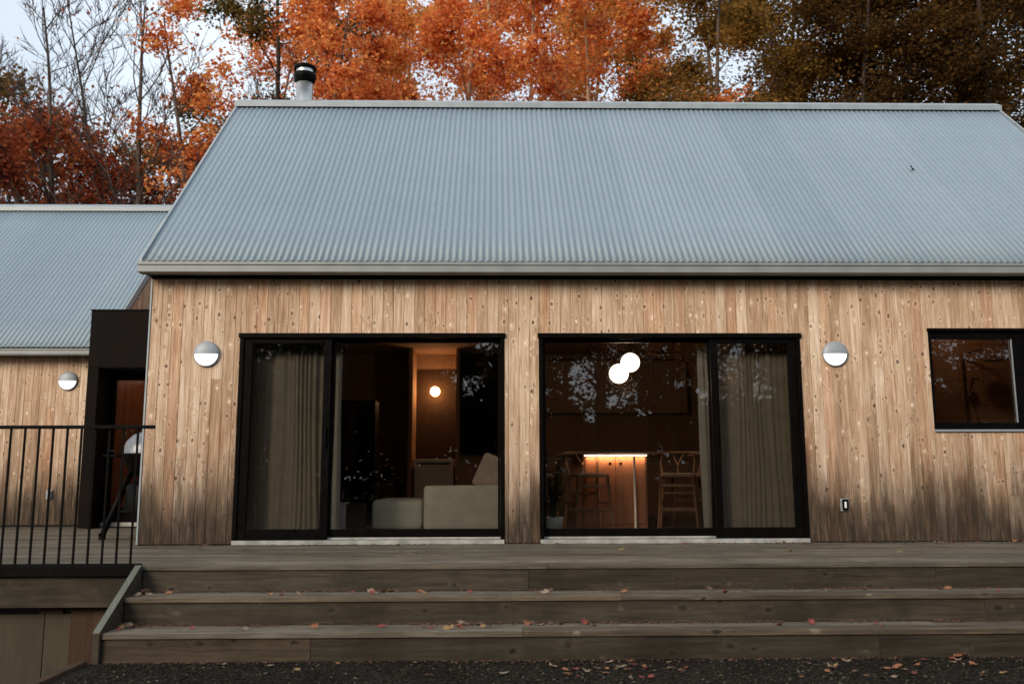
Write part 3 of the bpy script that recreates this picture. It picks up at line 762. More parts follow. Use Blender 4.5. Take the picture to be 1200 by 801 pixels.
for a in (200, 320, 80):
    ca, sa = math.cos(rad(a)), math.sin(rad(a))
    mb = MB(); mb.tube([(.17*ca, .17*sa, .74), (.43*ca, .43*sa, .045)], .030, n=10); mb.tube([(.43*ca, .43*sa, .07), (.43*ca, .43*sa, 0.001)], .038, n=12); mb.build('leg', M['black'], bq)
mb = MB(); mb.lathe([(0, .29), (.27, .29), (.28, .30), (.0, .31)], n=24); mb.lathe([(.23, .30), (.23, .56), (.2, .60), (0, .60)], n=20); mb.build('lower_tray', M['black'], bq)

# ================================================================== CURTAINS
def curtain(name, label, x0, x1, y, z0, z1, folds, mat, amp=.02, seed=1, flare=0.0):
    R = random.Random(seed); nx = folds*10; nz = 14; ph = [R.uniform(0, 6.28) for _ in range(4)]
    t = thing(name, label, 'curtain', ((x0+x1)/2, y, z0)); V = []; F = []
    for th in (0, .004):
        for j in range(nz+1):
            v = j/nz
            for i in range(nx+1):
                u = i/nx; a = amp*(.7+.3*v)
                yy = a*(.55+.45*math.sin(9.1*u+ph[2]+v))*math.sin(2*PI*folds*(u+.03*math.sin(11*u+ph[0])+.006*math.sin(3*v+7*u))+ph[1]*v*.25)+.5*a*math.sin(2*PI*folds*.31*u+ph[2]+.6*v)
                xx = x0+(x1-x0)*u + .012*math.sin(5*v+ph[3]+9*u)*(1-v) + flare*(1-v)*(u-.5)
                V.append((xx-(x0+x1)/2, yy+th, z0+(z1-z0)*v-z0))
    n = nx+1; N = n*(nz+1)
    for j in range(nz):
        for i in range(nx):
            a = j*n+i; F.append((a, a+1, a+n+1, a+n)); F.append((N+a, N+a+n, N+a+n+1, N+a+1))
    mb = MB(); mb.add(V, F, .5, 0, True); mb.build('cloth', mat, t)
    mb = MB(); mb.box(x0-(x0+x1)/2-.02, x1-(x0+x1)/2+.02, -.012, .012, z1-z0+.001, z1-z0+.02); mb.build('track', M['black'], t)
curtain('curtain', 'full length linen curtain behind the left leaf of the left glass door', -2.50, -1.70, .245, .06, 2.05, 15, M['curtain'], seed=2, flare=.05)
curtain('curtain', 'narrow pale curtain edge just right of the post in the left glass door', -1.655, -1.585, .262, .06, 2.05, 1, M['sheer'], amp=.02, seed=3)
curtain('curtain', 'full length linen curtain behind the right leaf of the right glass door', 2.33, 3.12, .245, .06, 2.05, 15, M['curtain'], seed=4, flare=.04)
curtain('curtain', 'narrow pale curtain strip left of the post in the right glass door', 2.135, 2.29, .262, .06, 2.05, 2, M['sheer'], amp=.02, seed=6)

# ================================================================== INTERIOR THINGS
FZ = .0475
def rounded(mb, x0, x1, y0, y1, z0, z1, r, seg=4, puff=.0):
    """soft cushion block: superellipsoid-ish rounded box"""
    cx, cy, cz = (x0+x1)/2, (y0+y1)/2, (z0+z1)/2; hx, hy, hz = (x1-x0)/2, (y1-y0)/2, (z1-z0)/2
    n = 8; 
    pts = {}
    V = []; F = []
    def P(a):
        # a in cube surface [-1,1]^3 -> rounded box
        q = []
        ex = [max(hx-r, 0)*a[0], max(hy-r, 0)*a[1], max(hz-r, 0)*a[2]]
        v = Vector(a); d = Vector([math.copysign(max(0, abs(c)-.62)/.38, c) if True else 0 for c in a])
        if d.length < 1e-6: d = v
        d.normalize()
        e = [min(1, abs(c)/.62)*math.copysign(1, c) for c in a]
        base = Vector((e[0]*(hx-r), e[1]*(hy-r), e[2]*(hz-r)))
        pf = puff*(1-abs(a[0])**2)*(1-abs(a[1])**2) if abs(a[2]) > .99 else 0
        return (cx+base.x+d.x*r, cy+base.y+d.y*r, cz+base.z+d.z*r+pf*math.copysign(1, a[2]))
    for ax in range(3):
        for s in (-1, 1):
            b = len(V)
            for j in range(n+1):
                for i in range(n+1):
                    a = [0, 0, 0]; a[ax] = s; a[(ax+1) % 3] = -1+2*i/n; a[(ax+2) % 3] = -1+2*j/n; V.append(P(a))
            for j in range(n):
                for i in range(n):
                    q = (b+j*(n+1)+i, b+j*(n+1)+i+1, b+(j+1)*(n+1)+i+1, b+(j+1)*(n+1)+i)
                    F.append(q if s > 0 else q[::-1])
    mb.add(V, F, .5, 0, True)
sofa = thing('sofa', 'cream fabric sofa with a low chaise end behind the left glass door', 'sofa', (-.3, 1.3, FZ))
mb = MB(); rounded(mb, -.785, .34, 1.0, 1.22, FZ+.03, .563, .045); W(mb, 'backrest', M['sofa'], sofa)
mb = MB(); rounded(mb, -1.36, -.795, 1.02, 1.95, FZ+.03, .405, .06, puff=.01); W(mb, 'chaise', M['sofa'], sofa)
mb = MB(); rounded(mb, -.785, .34, 1.225, 1.95, FZ+.03, .43, .05, puff=.01); W(mb, 'seat', M['sofa'], sofa)
for x, y in ((-1.3, 1.1), (-1.3, 1.85), (.25, 1.1), (.25, 1.85)):
    mb = MB(); mb.box(x, x+.05, y, y+.05, FZ, FZ+.031); W(mb, 'foot', M['black'], sofa)
pl = thing('pillow', 'beige pillow leaning on the cream sofa behind the left glass door', 'pillow', (.03, 1.40, .66), 0)
mb = MB(); rounded(mb, -.24, .24, -.06, .06, -.21, .21, .05); c = mb.build('cushion', M['pillow'], pl); c.rotation_euler = (rad(-14), rad(24), 0)
sh = thing('low_shelf', 'low white and brown shelf unit at the left edge of the living room', 'shelf', (-1.62, .95, FZ))
mb = MB(); mb.box(-1.80, -1.605, .82, 1.05, FZ, .222, bev=.003); mb.box(-1.80, -1.605, .82, 1.05, .225, .385, bev=.003); W(mb, 'drawers', M['white'], sh)
mb = MB(); mb.box(-1.60, -1.42, .84, 1.05, FZ, .37, bev=.003); W(mb, 'side_box', M['brownplank'], sh)
dw = thing('dishwasher', 'white dishwasher set under the counter at the back of the room', 'appliance', (-.94, 5.0, FZ))
mb = MB(); mb.box(-1.25, -.63, 4.96, 5.5, FZ, .93, bev=.006); W(mb, 'body', M['white'], dw)
mb = MB(); mb.box(-1.235, -.645, 4.948, 4.959, FZ+.05, .84, bev=.003); W(mb, 'door', M['white'], dw)
mb = MB(); mb.box(-1.20, -.68, 4.945, 4.959, .85, .872); W(mb, 'grip_recess', M['black'], dw)
kc = thing('kitchen_counter', 'dark brown counter along the back wall right of the white dishwasher', 'counter', (.6, 5.2, FZ))
mb = MB(); mb.box(-.55, 3.9, 5.0, 5.55, FZ, .90); W(mb, 'cabinet', M['inner_wood_v'], kc)
mb = MB(); mb.box(-.552, 3.92, 4.96, 5.56, .902, .94, bev=.003); W(mb, 'worktop', M['top'], kc)
bp = thing('tall_black_panel', 'tall glossy black panel on the back wall right of the lit sconce', 'panel', (-.15, 5.5, 1.04))
mb = MB(); mb.box(-.53, .40, 5.42, 5.56, 1.04, 2.655, bev=.004); mb.box(-.05, -.04, 5.41, 5.42, 1.04, 2.655); W(mb, 'panel', M['black'], bp)
uc = thing('upper_cabinet', 'dark wooden wall cabinets above the back counter in the right room', 'cabinet', (1.2, 5.4, 1.66))
for x in (.45, .98, 1.51, 2.04, 2.57):
    mb = MB(); mb.box(x+.002, x+.528, 5.22, 5.56, 1.66, 2.5, bev=.003); W(mb, 'cupboard', M['inner_wood_v'], uc)
tc = thing('tall_cabinet', 'tall black cabinet with a mirrored door in the left corner of the living room', 'cabinet', (-1.78, 2.8, FZ))
mb = MB(); mb.box(-2.05, -1.55, 2.62, 3.0, FZ, 1.65, bev=.004); W(mb, 'body', M['black'], tc)
t_ = NT('dark_mirror'); t_.principled(Base_Color=(.12, .06, .035), Metallic=.8, Roughness=.12); M['darkmirror'] = t_.mat
mb = MB(); mb.box(-1.93, -1.80, 2.605, 2.619, .70, 1.6); W(mb, 'door_panel', M['darkmirror'], tc)
tb = thing('side_table', 'black side table holding small things behind the cream sofa', 'table', (-1.5, 2.2, FZ))
mb = MB(); mb.box(-1.9, -1.15, 2.0, 2.45, .60, .63, bev=.005); W(mb, 'tabletop', M['black'], tb)
for x, y in ((-1.87, 2.03), (-1.2, 2.03), (-1.87, 2.4), (-1.2, 2.4)):
    mb = MB(); mb.box(x, x+.03, y, y+.03, FZ, .599); W(mb, 'leg', M['black'], tb)
for i, (x, lab) in enumerate(((-1.72, 'round dark glass vase at the left of the black side table'), (-1.32, 'round dark glass vase at the right end of the black side table'))):
    v_ = thing('glass_vase', lab, 'vase', (x, 2.2, .6305)); mb = MB(); mb.lathe([(0, 0), (.05, 0), (.07, .04), (.075, .08), (.05, .13), (.03, .15), (.035, .17)], n=20); mb.build('vessel', M['steel'] if 0 else M['black'], v_)
# sconce
sc_ = thing('wall_sconce', 'glowing round bulb sconce on the back wall above the dishwasher', 'wall lamp', (-.965, 5.52, 2.03))
mb = MB(); mb.lathe([(0, .085), (.05, .085), (.05, .07), (.02, .06), (.02, .0)], n=20, axis='y'); mb.build('wall_plate', M['black'], sc_)
mb = MB(); mb.lathe([(.078*math.sin(a), -.06-.078*math.cos(a)) for a in [PI*i/12 for i in range(13)]], n=20, axis='y'); mb.build('bulb', M['bulb'], sc_)
# backdrop column behind the sconce, part of the house
mb = MB(); mb.box(-1.278, -.602, 5.60, 5.608, .95, 2.4); W(mb, 'niche_panel', M['brownplank'], house)

# island
isl = thing('kitchen_island', 'reddish brown kitchen island end with a glowing strip under its counter', 'kitchen island', (1.45, 2.0, FZ))
mb = MB(); mb.box(1.045, 1.785, 1.515, 3.3, FZ, .898, bev=.002); W(mb, 'carcass', M['cabinet'], isl)
for a, b in ((1.065, 1.412), (1.418, 1.765)):
    mb = MB(); mb.box(a, b, 1.497, 1.514, FZ+.06, .885, bev=.003); W(mb, 'door', M['cabinet'], isl)
for x in (1.352, 1.478):
    mb = MB(); mb.lathe([(0, 0), (.008, 0), (.008, -.015), (.016, -.02), (.016, -.030), (0, -.034)], (x, 1.496, .805), n=16, axis='y'); W(mb, 'knob', M['black'], isl)
mb = MB()
out = [(1.455+.66*math.copysign(abs(math.cos(a))**.8, math.cos(a)), 2.35+1.05*math.copysign(abs(math.sin(a))**.8, math.sin(a))) for a in [2*PI*i/48 for i in range(48)]]
mb.prism(out, .915, .935, 'z'); W(mb, 'worktop', M['top'], isl)
mb = MB(); mb.box(1.05, 1.78, 1.440, 1.458, .893, .904); W(mb, 'led_strip', M['led'], isl)
mb = MB(); mb.box(1.03, 1.80, 1.438, 1.515, .905, .914); W(mb, 'strip_cover', M['top'], isl)
mb = MB(); mb.tube([(1.63, 1.44, FZ), (1.63, 1.44, .884)], .014, n=14); W(mb, 'steel_leg', M['white'], isl)

# counter stools
def stool(loc, rz, label):
    t = thing('counter_stool', label, 'stool', loc, rz, 'wooden counter stools round the island')
    sx = .175; legs = []
    for (a, b) in ((-1, -1), (1, -1), (-1, 1), (1, 1)):
        top = (a*sx, b*.16, .62); bot = (a*(sx+.045), b*.21, 0)
        mb = MB()
        if b > 0: mb.tube([bot, top, (a*(sx+.02), .20, .78), (a*(sx+.005), .215, .865)], [.014, .018, .015, .012], n=10)
        else: mb.tube([bot, top], [.014, .019], n=10)
        mb.build('leg', M['stoolwood'], t)
    mb = MB(); mb.box(-sx-.02, sx+.02, -.185, .185, .60, .632, bev=.006); mb.build('seat', M['stoolwood'], t)
    mb = MB(); mb.box(-sx+.01, sx-.01, -.165, .165, .633, .645, bev=.004); mb.build('woven_pad', M['pillow'], t)
    for b, z in ((-1, .22), (1, .22), (-1, .49), (1, .40)):
        y = b*(.16+.05*(1-z/.62)); mb = MB(); mb.box(-sx-.03, sx+.03, y-.010, y+.010, z, z+.032, bev=.005); mb.build('rung', M['stoolwood'], t)
    for a in (-1, 1):
        mb = MB(); mb.box(a*(sx+.025)-.008, a*(sx+.025)+.008, -.175, .175, .30, .325, bev=.004); mb.build('rung', M['stoolwood'], t)
    arc = [(.27*math.cos(a), .06+.17*math.sin(a)+.0, .865+.02*math.sin(a)) for a in [PI*(-.05+1.1*i/18) for i in range(19)]]
    mb = MB(); mb.tube(arc, .0125, n=10); mb.build('back_hoop', M['stoolwood'], t)
    mb = MB(); mb.tube([(0, .17, .632), (0, .19, .74)], .011, n=8); mb.tube([(0, .19, .74), (-.07, .215, .872)], .010, n=8); mb.tube([(0, .19, .74), (.07, .215, .872)], .010, n=8); mb.build('splat', M['stoolwood'], t)
    return t
s0 = stool((1.065, 1.25, FZ), rad(18), 'wooden counter stool beside the potted plant, left of the island')
s0.rotation_euler.z = rad(100) if False else rad(14)
clone(s0, (2.10, 1.28, FZ), 'wooden counter stool right of the island, next to the pale curtain strip', rad(-14))
clone(s0, (2.38, 2.05, FZ), 'wooden counter stool further back at the right side of the island', rad(-95))
clone(s0, (.55, 2.15, FZ), 'wooden counter stool further back at the left side of the island, behind the plant', rad(95))

# pendants
def pendant(loc, zc, label):
    t = thing('pendant_lamp', label, 'pendant lamp', loc, 0, 'glowing globe pendants')
    h = 2.66-loc[2]
    mb = MB(); mb.lathe([(.118*math.sin(a), -.118*math.cos(a)) for a in [PI*i/16 for i in range(17)]], n=28); mb.build('globe', M['globe'], t)
    mb = MB(); mb.tube([(0, 0, .115), (0, 0, h)], .003, n=6); mb.build('cord', M['black'], t)
    mb = MB(); mb.lathe([(.0, .112), (.022, .112), (.022, .15), (0, .155)], n=12); mb.build('socket', M['black'], t)
    return t
p0 = pendant((1.665, 1.8, 2.035), 0, 'upper right of the two glowing white globe pendants over the island')
pendant((1.495, 1.6, 1.875), 0, 'lower left of the two glowing white globe pendants over the island')

# plant
pp = thing('potted_plant', 'bushy green houseplant in a white pot in the corner of the right glass door', 'plant', (.63, .62, FZ))
mb = MB(); mb.lathe([(0, 0), (.085, 0), (.102, .185), (.096, .187), (.09, .16), (0, .16)], n=32); mb.build('pot', M['pot'], pp)
mb = MB(); R = random.Random(4); LV = []; LF = []
for k in range(26):
    a = R.uniform(0, 2*PI); r = R.uniform(.04, .20); h = R.uniform(.4, .86)
    p = [(0, 0, .15), (r*.35*math.cos(a), r*.35*math.sin(a), h*.55), (r*math.cos(a), r*math.sin(a), h)]
    mb.tube(p, [.005, .004, .002], n=5)
    for q in range(15):
        u = .35+.65*q/14; base = Vector(p[1]).lerp(Vector(p[2]), (u-.35)/.65); b = R.uniform(0, 2*PI)
        d = Vector((math.cos(b), math.sin(b), R.uniform(-.3, .5))).normalized(); s = d.cross(Vector((0, 0, 1))).normalized(); L = R.uniform(.05, .085); w = L*.28; i = len(LV)
        LV += [base, base+d*L*.5+s*w, base+d*L, base+d*L*.5-s*w]; LF.append((i, i+1, i+2, i+3))
mb.build('stems', M['leaf_house'], pp); mb = MB(); mb.add(LV, LF, .5); mb.build('leaves', M['leaf_house'], pp)

# shower
shw = thing('rain_shower', 'chrome rain shower with a hand spray behind the square window', 'shower', (5.9, 1.6, 1.0))
M['chrome'] = simple('dull_chrome', (.28, .22, .18), .3, .9)
mb = MB(); mb.tube([(5.75, 1.70, .9), (5.75, 1.70, 2.08), (5.79, 1.60, 2.14), (5.94, 1.42, 2.15), (5.96, 1.40, 2.04)], .011, n=10); W(mb, 'riser_pipe', M['chrome'], shw)
mb = MB(); mb.lathe([(0, 0), (.115, 0), (.115, .012), (.02, .03), (0, .03)], (5.96, 1.40, 2.0), n=28); W(mb, 'shower_head', M['chrome'], shw)
mb = MB(); mb.tube([(5.76, 1.66, 1.62), (5.79, 1.60, 1.80)], [.012, .015], n=10); mb.lathe([(0, 0), (.05, 0), (.045, .02), (0, .025)], (5.80, 1.57, 1.80), n=20); W(mb, 'hand_spray', M['chrome'], shw)
mb = MB(); mb.tube([(5.76, 1.66, 1.62), (5.82, 1.6, 1.3), (5.83, 1.62, 1.1), (5.77, 1.68, 1.0)], .006, n=8); W(mb, 'hose', M['chrome'], shw)

# ================================================================== TREES
def np_leaves(name, C, size, mat, parent, seed, flat=.6):
    """one mesh of folded leaf blades at centres C"""
    rng = np.random.default_rng(seed); n = len(C)
    nrm = rng.normal(size=(n, 3)); nrm[:, 2] = np.abs(nrm[:, 2])+flat; nrm /= np.linalg.norm(nrm, axis=1, keepdims=True)
    a = np.cross(nrm, rng.normal(size=(n, 3))); a /= np.linalg.norm(a, axis=1, keepdims=True); b = np.cross(nrm, a)
    L = rng.uniform(size[0], size[1], (n, 1)); w = L*rng.uniform(.35, .5, (n, 1)); sag = nrm*L*.15
    P = np.stack([C-a*L*.5, C+b*w-sag, C+a*L*.5, C-b*w-sag], 1).reshape(-1, 3).astype(np.float32)
    me = bpy.data.meshes.new(name); me.vertices.add(4*n); me.loops.add(4*n); me.polygons.add(n)
    me.vertices.foreach_set('co', P.ravel()); me.loops.foreach_set('vertex_index', np.arange(4*n, dtype=np.int32))
    me.polygons.foreach_set('loop_start', np.arange(0, 4*n, 4, dtype=np.int32))
    me.materials.append(mat); me.update(calc_edges=True); me.validate()
    return link(bpy.data.objects.new(name, me), parent)

def tree_mesh(seed, H, r0, base, spread, nlimb, up=.6, lean=(0, 0), fork=1, sub=5, twig=4, droop=0.0, tw_r=.007):
    """returns wood MB and the points where foliage sits"""
    R = random.Random(seed); mb = MB(); pts = []
    def limb(p, d, L, r, lvl, nseg=6):
        path = [p]; rr = [r]; q = p.copy(); dd_ = d.copy()
        for i in range(nseg):
            dd_ = (dd_ + Vector((R.uniform(-.16, .16), R.uniform(-.16, .16), R.uniform(-.05, .14)-droop*.1))*(1 if lvl else .35)).normalized()
            q = q + dd_*L/nseg; path.append(q.copy()); rr.append(max(.004, r*(1-(i+1)/nseg*.85)))
        mb.tube(path, rr, n=(9 if lvl == 0 else 6 if lvl == 1 else 4 if lvl == 2 else 3), caps=False)
        return path, rr, dd_
    trunks = []
    for f in range(fork):
        d = Vector((lean[0]+(f-(fork-1)/2)*.34, lean[1]+R.uniform(-.08, .08), 1)).normalized()
        trunks.append(limb(Vector((f*r0*.8, 0, -.3)), d, H*(1-.07*f), r0*(1 if fork == 1 else .75), 0, 12))
    for path, rr, _ in trunks:
        for k in range(nlimb):
            t = base+(1-base)*(k+R.random()*.8)/nlimb; t = min(t, .98); i = min(int(t*12), 11); fr = t*12-i
            p = path[i].lerp(path[i+1], fr); a = k*2.4+R.uniform(-.5, .5)
            sh_ = 1-((t-base)/(1-base))**1.5*.72; L = spread*sh_*R.uniform(.75, 1.15)
            d = Vector((math.cos(a), math.sin(a), up*R.uniform(.5, 1.3))).normalized()
            lp, lr, _ = limb(p, d, L, max(.018, rr[i]*.42), 1, 7)
            for s in range(sub):
                u = .3+.7*(s+R.random())/sub; j = min(int(u*7), 6); q = lp[j].lerp(lp[j+1], u*7-j)
                d2 = ((lp[j+1]-lp[j]).normalized()+Vector((R.uniform(-1, 1), R.uniform(-1, 1), R.uniform(-.25, .75-droop)))*.85).normalized()
                L2 = L*R.uniform(.28, .5)*(1.15-u*.4)
                sp_, sr_, _ = limb(q, d2, L2, max(.009, lr[j]*.45), 2, 4)
                for w in range(twig):
                    v_ = .3+.7*(w+R.random())/twig; j2 = min(int(v_*4), 3); q2 = sp_[j2].lerp(sp_[j2+1], v_*4-j2)
                    d3 = ((sp_[j2+1]-sp_[j2]).normalized()+Vector((R.uniform(-1, 1), R.uniform(-1, 1), R.uniform(-.3, .6-droop)))*.9).normalized()
                    tp, _, _ = limb(q2, d3, L2*R.uniform(.3, .6), tw_r, 3, 2)
                    pts += [tp[1], tp[2]]
                pts.append(sp_[-1])
    return mb, np.array([tuple(p) for p in pts])

def leaf_centres(pts, n, sig, seed, keep=1.0, flat=.30):
    rng = np.random.default_rng(seed)
    if keep < 1: pts = pts[rng.random(len(pts)) < keep]
    w = rng.gamma(.55, 1, len(pts)); w /= w.sum()
    i = rng.choice(len(pts), n, p=w); s = np.array([sig, sig, sig*flat])
    # each twig end carries its own flat, tilted spray of leaves
    sz = rng.uniform(.55, 1.5, len(pts))[i][:, None]; tx = rng.normal(0, .35, len(pts))[i]; ty = rng.normal(0, .35, len(pts))[i]
    o = rng.normal(size=(n, 3))*s*sz; o[:, 2] += o[:, 0]*tx+o[:, 1]*ty-.12*sz[:, 0]*rng.random(n)
    return pts[i]+o

def make_tree(name, label, group, loc, rz, seed, mat, bark, n, lsize=(.06, .135), sig=.25, keep=1.0, **kw):
    t = thing(name, label, 'tree', loc, rz, group)
    mb, pts = tree_mesh(seed, **kw); mb.build('trunk', M[bark], t)
    if n: np_leaves('crown', leaf_centres(pts, n, sig, seed+1, keep), lsize, M[mat], t, seed+2)
    return t

GB = 'autumn trees behind the house'
def X_at(px, Y): return (px-600)/1040*(Y+8.97)+.03*(Y+8.97)*.69
def gz(x, y): return ground_z(x, y)-.02
def at(px, Y): x = X_at(px, Y); return (x, Y, gz(x, Y))
# orange maples
mA = make_tree('maple_tree', 'bright orange maple with a slim tan trunk standing right of centre behind the ridge', GB, at(622, 12.5), .3, 11, 'leaf_orange', 'bark_light', 17000, H=15, r0=.12, base=.30, spread=3.3, nlimb=15, up=.55, sub=6, twig=4)
mB = make_tree('maple_tree', 'red-orange maple with a tan trunk just right of the steel flue', GB, at(437, 12.5), 1.2, 23, 'leaf_orange', 'bark_light', 17000, H=15.5, r0=.14, base=.28, spread=3.4, nlimb=15, up=.5, sub=6, twig=4)
def tclone(o, px, Y, rz, s, label, mat=None):
    c = copy_tree(o); c.location = at(px, Y); c.rotation_euler.z = rz; c.scale = (s, s, s); c['label'] = label
    if mat:
        for ch in c.children:
            if ch.name.startswith('crown'):
                ch.data = ch.data.copy(); ch.data.materials[0] = M[mat]
    return c
tclone(mA, 722, 13.5, 2.2, 1.02, 'orange maple with two pale stems above the right part of the ridge')
tclone(mB, 545, 16.5, 3.0, 1.12, 'orange maple further back, between the tan trunk by the flue and the slim centre trunk')
tclone(mA, 355, 17.0, 4.0, 1.10, 'orange maple further back, directly behind the steel flue')
tclone(mB, 665, 18.0, 5.1, 1.12, 'amber-orange maple further back, right of the slim centre trunk', 'leaf_amber')
tclone(mA, 480, 20.5, .9, 1.2, 'tall amber maple in the farthest row behind the middle of the ridge', 'leaf_amber')
tclone(mB, 780, 19.0, .4, 1.15, 'amber tree in the farthest row where orange crowns turn to olive', 'leaf_amber')
tclone(mB, 600, 22.0, 2.4, 1.3, 'reddish orange maple in the farthest row behind the slim centre trunk')
tclone(mA, 410, 23.0, 3.4, 1.32, 'reddish orange maple in the farthest row between the flue and the first tan trunk')
tclone(mB, 700, 23.5, 1.4, 1.34, 'reddish orange maple in the farthest row behind the right part of the orange crowns')
# two-stem maple at the left end of the ridge
make_tree('maple_tree', 'forked maple with orange leaves rising at the left end of the main ridge', GB, at(268, 11.5), 0, 37, 'leaf_orange', 'bark', 14000, H=14, r0=.17, base=.34, spread=2.6, nlimb=9, up=.9, fork=2, keep=.8)
make_tree('oak_tree', 'olive and yellow-green tree whose crown hangs left of the forked orange maple', GB, at(300, 15.5), 1, 41, 'leaf_green', 'bark_dark', 14000, H=17.5, r0=.16, base=.55, spread=3.3, nlimb=11, up=.3)
# red maples at the left, lower
rA = make_tree('red_maple', 'low red maple above the ridge of the side wing', GB, at(120, 13.0), 0, 51, 'leaf_red', 'bark', 15000, H=9.3, r0=.12, base=.25, spread=3.2, nlimb=13, up=.45, sig=.30)
tclone(rA, 215, 14.5, 2, 1.05, 'low red maple at the left slope of the main roof')
tclone(rA, 10, 13.5, 4, 1.15, 'low russet tree at the left edge of the photo', 'leaf_red')
tclone(rA, 60, 18.5, 1, 1.25, 'dark red maple further back above the side wing roof')
tclone(rA, 170, 19.0, 5, 1.20, 'rust coloured tree further back behind the leafless tree', 'leaf_olive')
tclone(rA, -60, 17.0, 3, 1.35, 'olive brown tree cut off by the left edge of the photo', 'leaf_olive')
# leafless trees
bA = make_tree('bare_tree', 'tall leafless tree with a leaning grey trunk left of the main roof', GB, at(200, 12.0), 0, 63, 'leaf_red', 'bark', 90, H=14.5, r0=.15, base=.25, spread=4.2, nlimb=22, up=1.15, lean=(-.10, 0), sub=6, twig=6, keep=.1, tw_r=.011)
tclone(bA, 60, 14.0, 2.3, .92, 'leafless tree with thin upright branches near the left edge')
tclone(bA, 240, 16.5, 4.1, 1.0, 'leafless tree just left of the forked orange maple')
make_tree('bare_tree', 'thin leafless tree with many fine branches at the upper left', GB, at(168, 13.5), 0, 67, 'leaf_red', 'bark_dark', 60, H=14, r0=.10, base=.25, spread=4.4, nlimb=24, up=1.3, lean=(-.20, 0), sub=7, twig=6, keep=.1, tw_r=.012)
make_tree('bare_tree', 'small leafless tree leaning out over the side wing roof', GB, at(115, 15.0), 0, 71, 'leaf_red', 'bark_dark', 60, H=13, r0=.09, base=.22, spread=4.0, nlimb=22, up=1.3, lean=(-.30, 0), sub=7, twig=6, keep=.1, tw_r=.012)
# olive and brown trees at the right
oA = make_tree('beech_tree', 'olive bronze tree above the ridge, right of the orange maples', GB, at(842, 12.5), 0, 81, 'leaf_olive', 'bark', 30000, H=15, r0=.13, base=.26, spread=3.2, nlimb=16, up=.4, sub=6, lsize=(.07, .11), sig=.32)
tclone(oA, 925, 14.5, 2, 1.05, 'bronze tree above the ridge, second from the orange maples')
bB = make_tree('beech_tree', 'dark brown tree above the right part of the ridge', GB, at(1010, 12.5), 0, 91, 'leaf_brown', 'bark_dark', 40000, H=15, r0=.14, base=.2, spread=3.5, nlimb=17, up=.35, sub=6, lsize=(.07, .11), sig=.38)
tclone(bB, 1110, 13.0, 2, 1.05, 'dark brown tree above the right end of the ridge')
tclone(bB, 1210, 12.0, 4, 1.05, 'very dark tree at the top right corner, beyond the end of the ridge')
tclone(bB, 1060, 17.0, 1, 1.2, 'dark brown tree further back behind the right part of the ridge')
tclone(bB, 1180, 18.0, 5, 1.25, 'dark brown tree in the farthest row at the right corner')
tclone(oA, 960, 18.5, 5, 1.22, 'rusty bronze tree further back above the right half of the ridge', 'leaf_olive')
tclone(oA, 860, 18.0, 3, 1.2, 'bronze tree further back, right of the orange maples')
tclone(bB, 1290, 16.0, 3, 1.2, 'dark brown tree just outside the right edge of the photo')

# trees facing the house, seen as reflections in the glass
GF = 'trees across the yard, mirrored in the glass doors'
dA = make_tree('yard_tree', 'dark leafy tree across the yard, mirrored in the glass doors', GF, (4.5, -30, -.6), 0, 131, 'leaf_dark', 'bark_dark', 17000, H=13, r0=.22, base=.12, spread=4.6, nlimb=18, up=.3, lsize=(.15, .27), sig=.45)
dB = make_tree('yard_tree', 'sparse tree with open branches across the yard, mirrored in the glass doors', GF, (3.5, -33, -.6), 0, 137, 'leaf_amber', 'bark_dark', 5200, H=13.5, r0=.2, base=.26, spread=4.4, nlimb=15, up=.4, lsize=(.15, .26), sig=.42)
R = random.Random(9)
for proto, lst in ((dA, [(-1.5, -31), (-7, -30), (-12.5, -32), (-4.5, -38), (-10, -38), (16.5, -32), (19.5, -38), (-18, -34), (25, -34), (31, -35), (27, -41), (36, -38), (-24, -35), (-3, -44), (-9, -43)]), (dB, [(8.5, -32.5), (12.5, -34), (6.0, -38), (10.5, -37.5), (14, -39), (-6, -46)])):
    for (x, y) in lst:
        c = copy_tree(proto); c.location = (x, y, -.6); c.rotation_euler.z = R.uniform(0, 6); s = R.uniform(.95, 1.2); c.scale = (s, s, s)
rng = np.random.default_rng(3)
n = 75000; cx = rng.uniform(-34, 44, n); top = 5.0+.7*np.sin(cx*.7)+.5*np.sin(cx*1.9+1); top = np.where((cx > 1.5) & (cx < 15), top, top+1.5)
cz = rng.uniform(0, 1, n)**.85*top; C = np.stack([cx, -41+rng.normal(size=n)*1.4, cz-.5], 1)
o = np_leaves('undergrowth', C, (.3, .5), M['leaf_dark'], None, 5); tag(o, 'dense dark undergrowth at the edge of the woods across the yard', 'undergrowth', kind='stuff')

n = 26000; cx = rng.uniform(-32, 34, n); cy = rng.uniform(15, 30, n); hh = 1.6+.7*np.sin(cx*.9+cy*.6)+.5*np.sin(cx*2.3)
C = np.stack([cx, cy, -.57+(cy-9)*.16+rng.uniform(0, 1, n)**1.3*hh], 1)
o = np_leaves('brush', C, (.16, .34), M['leaf_brown'], None, 15); tag(o, 'brown and green brush covering the forest floor behind the house', 'brush', kind='stuff')

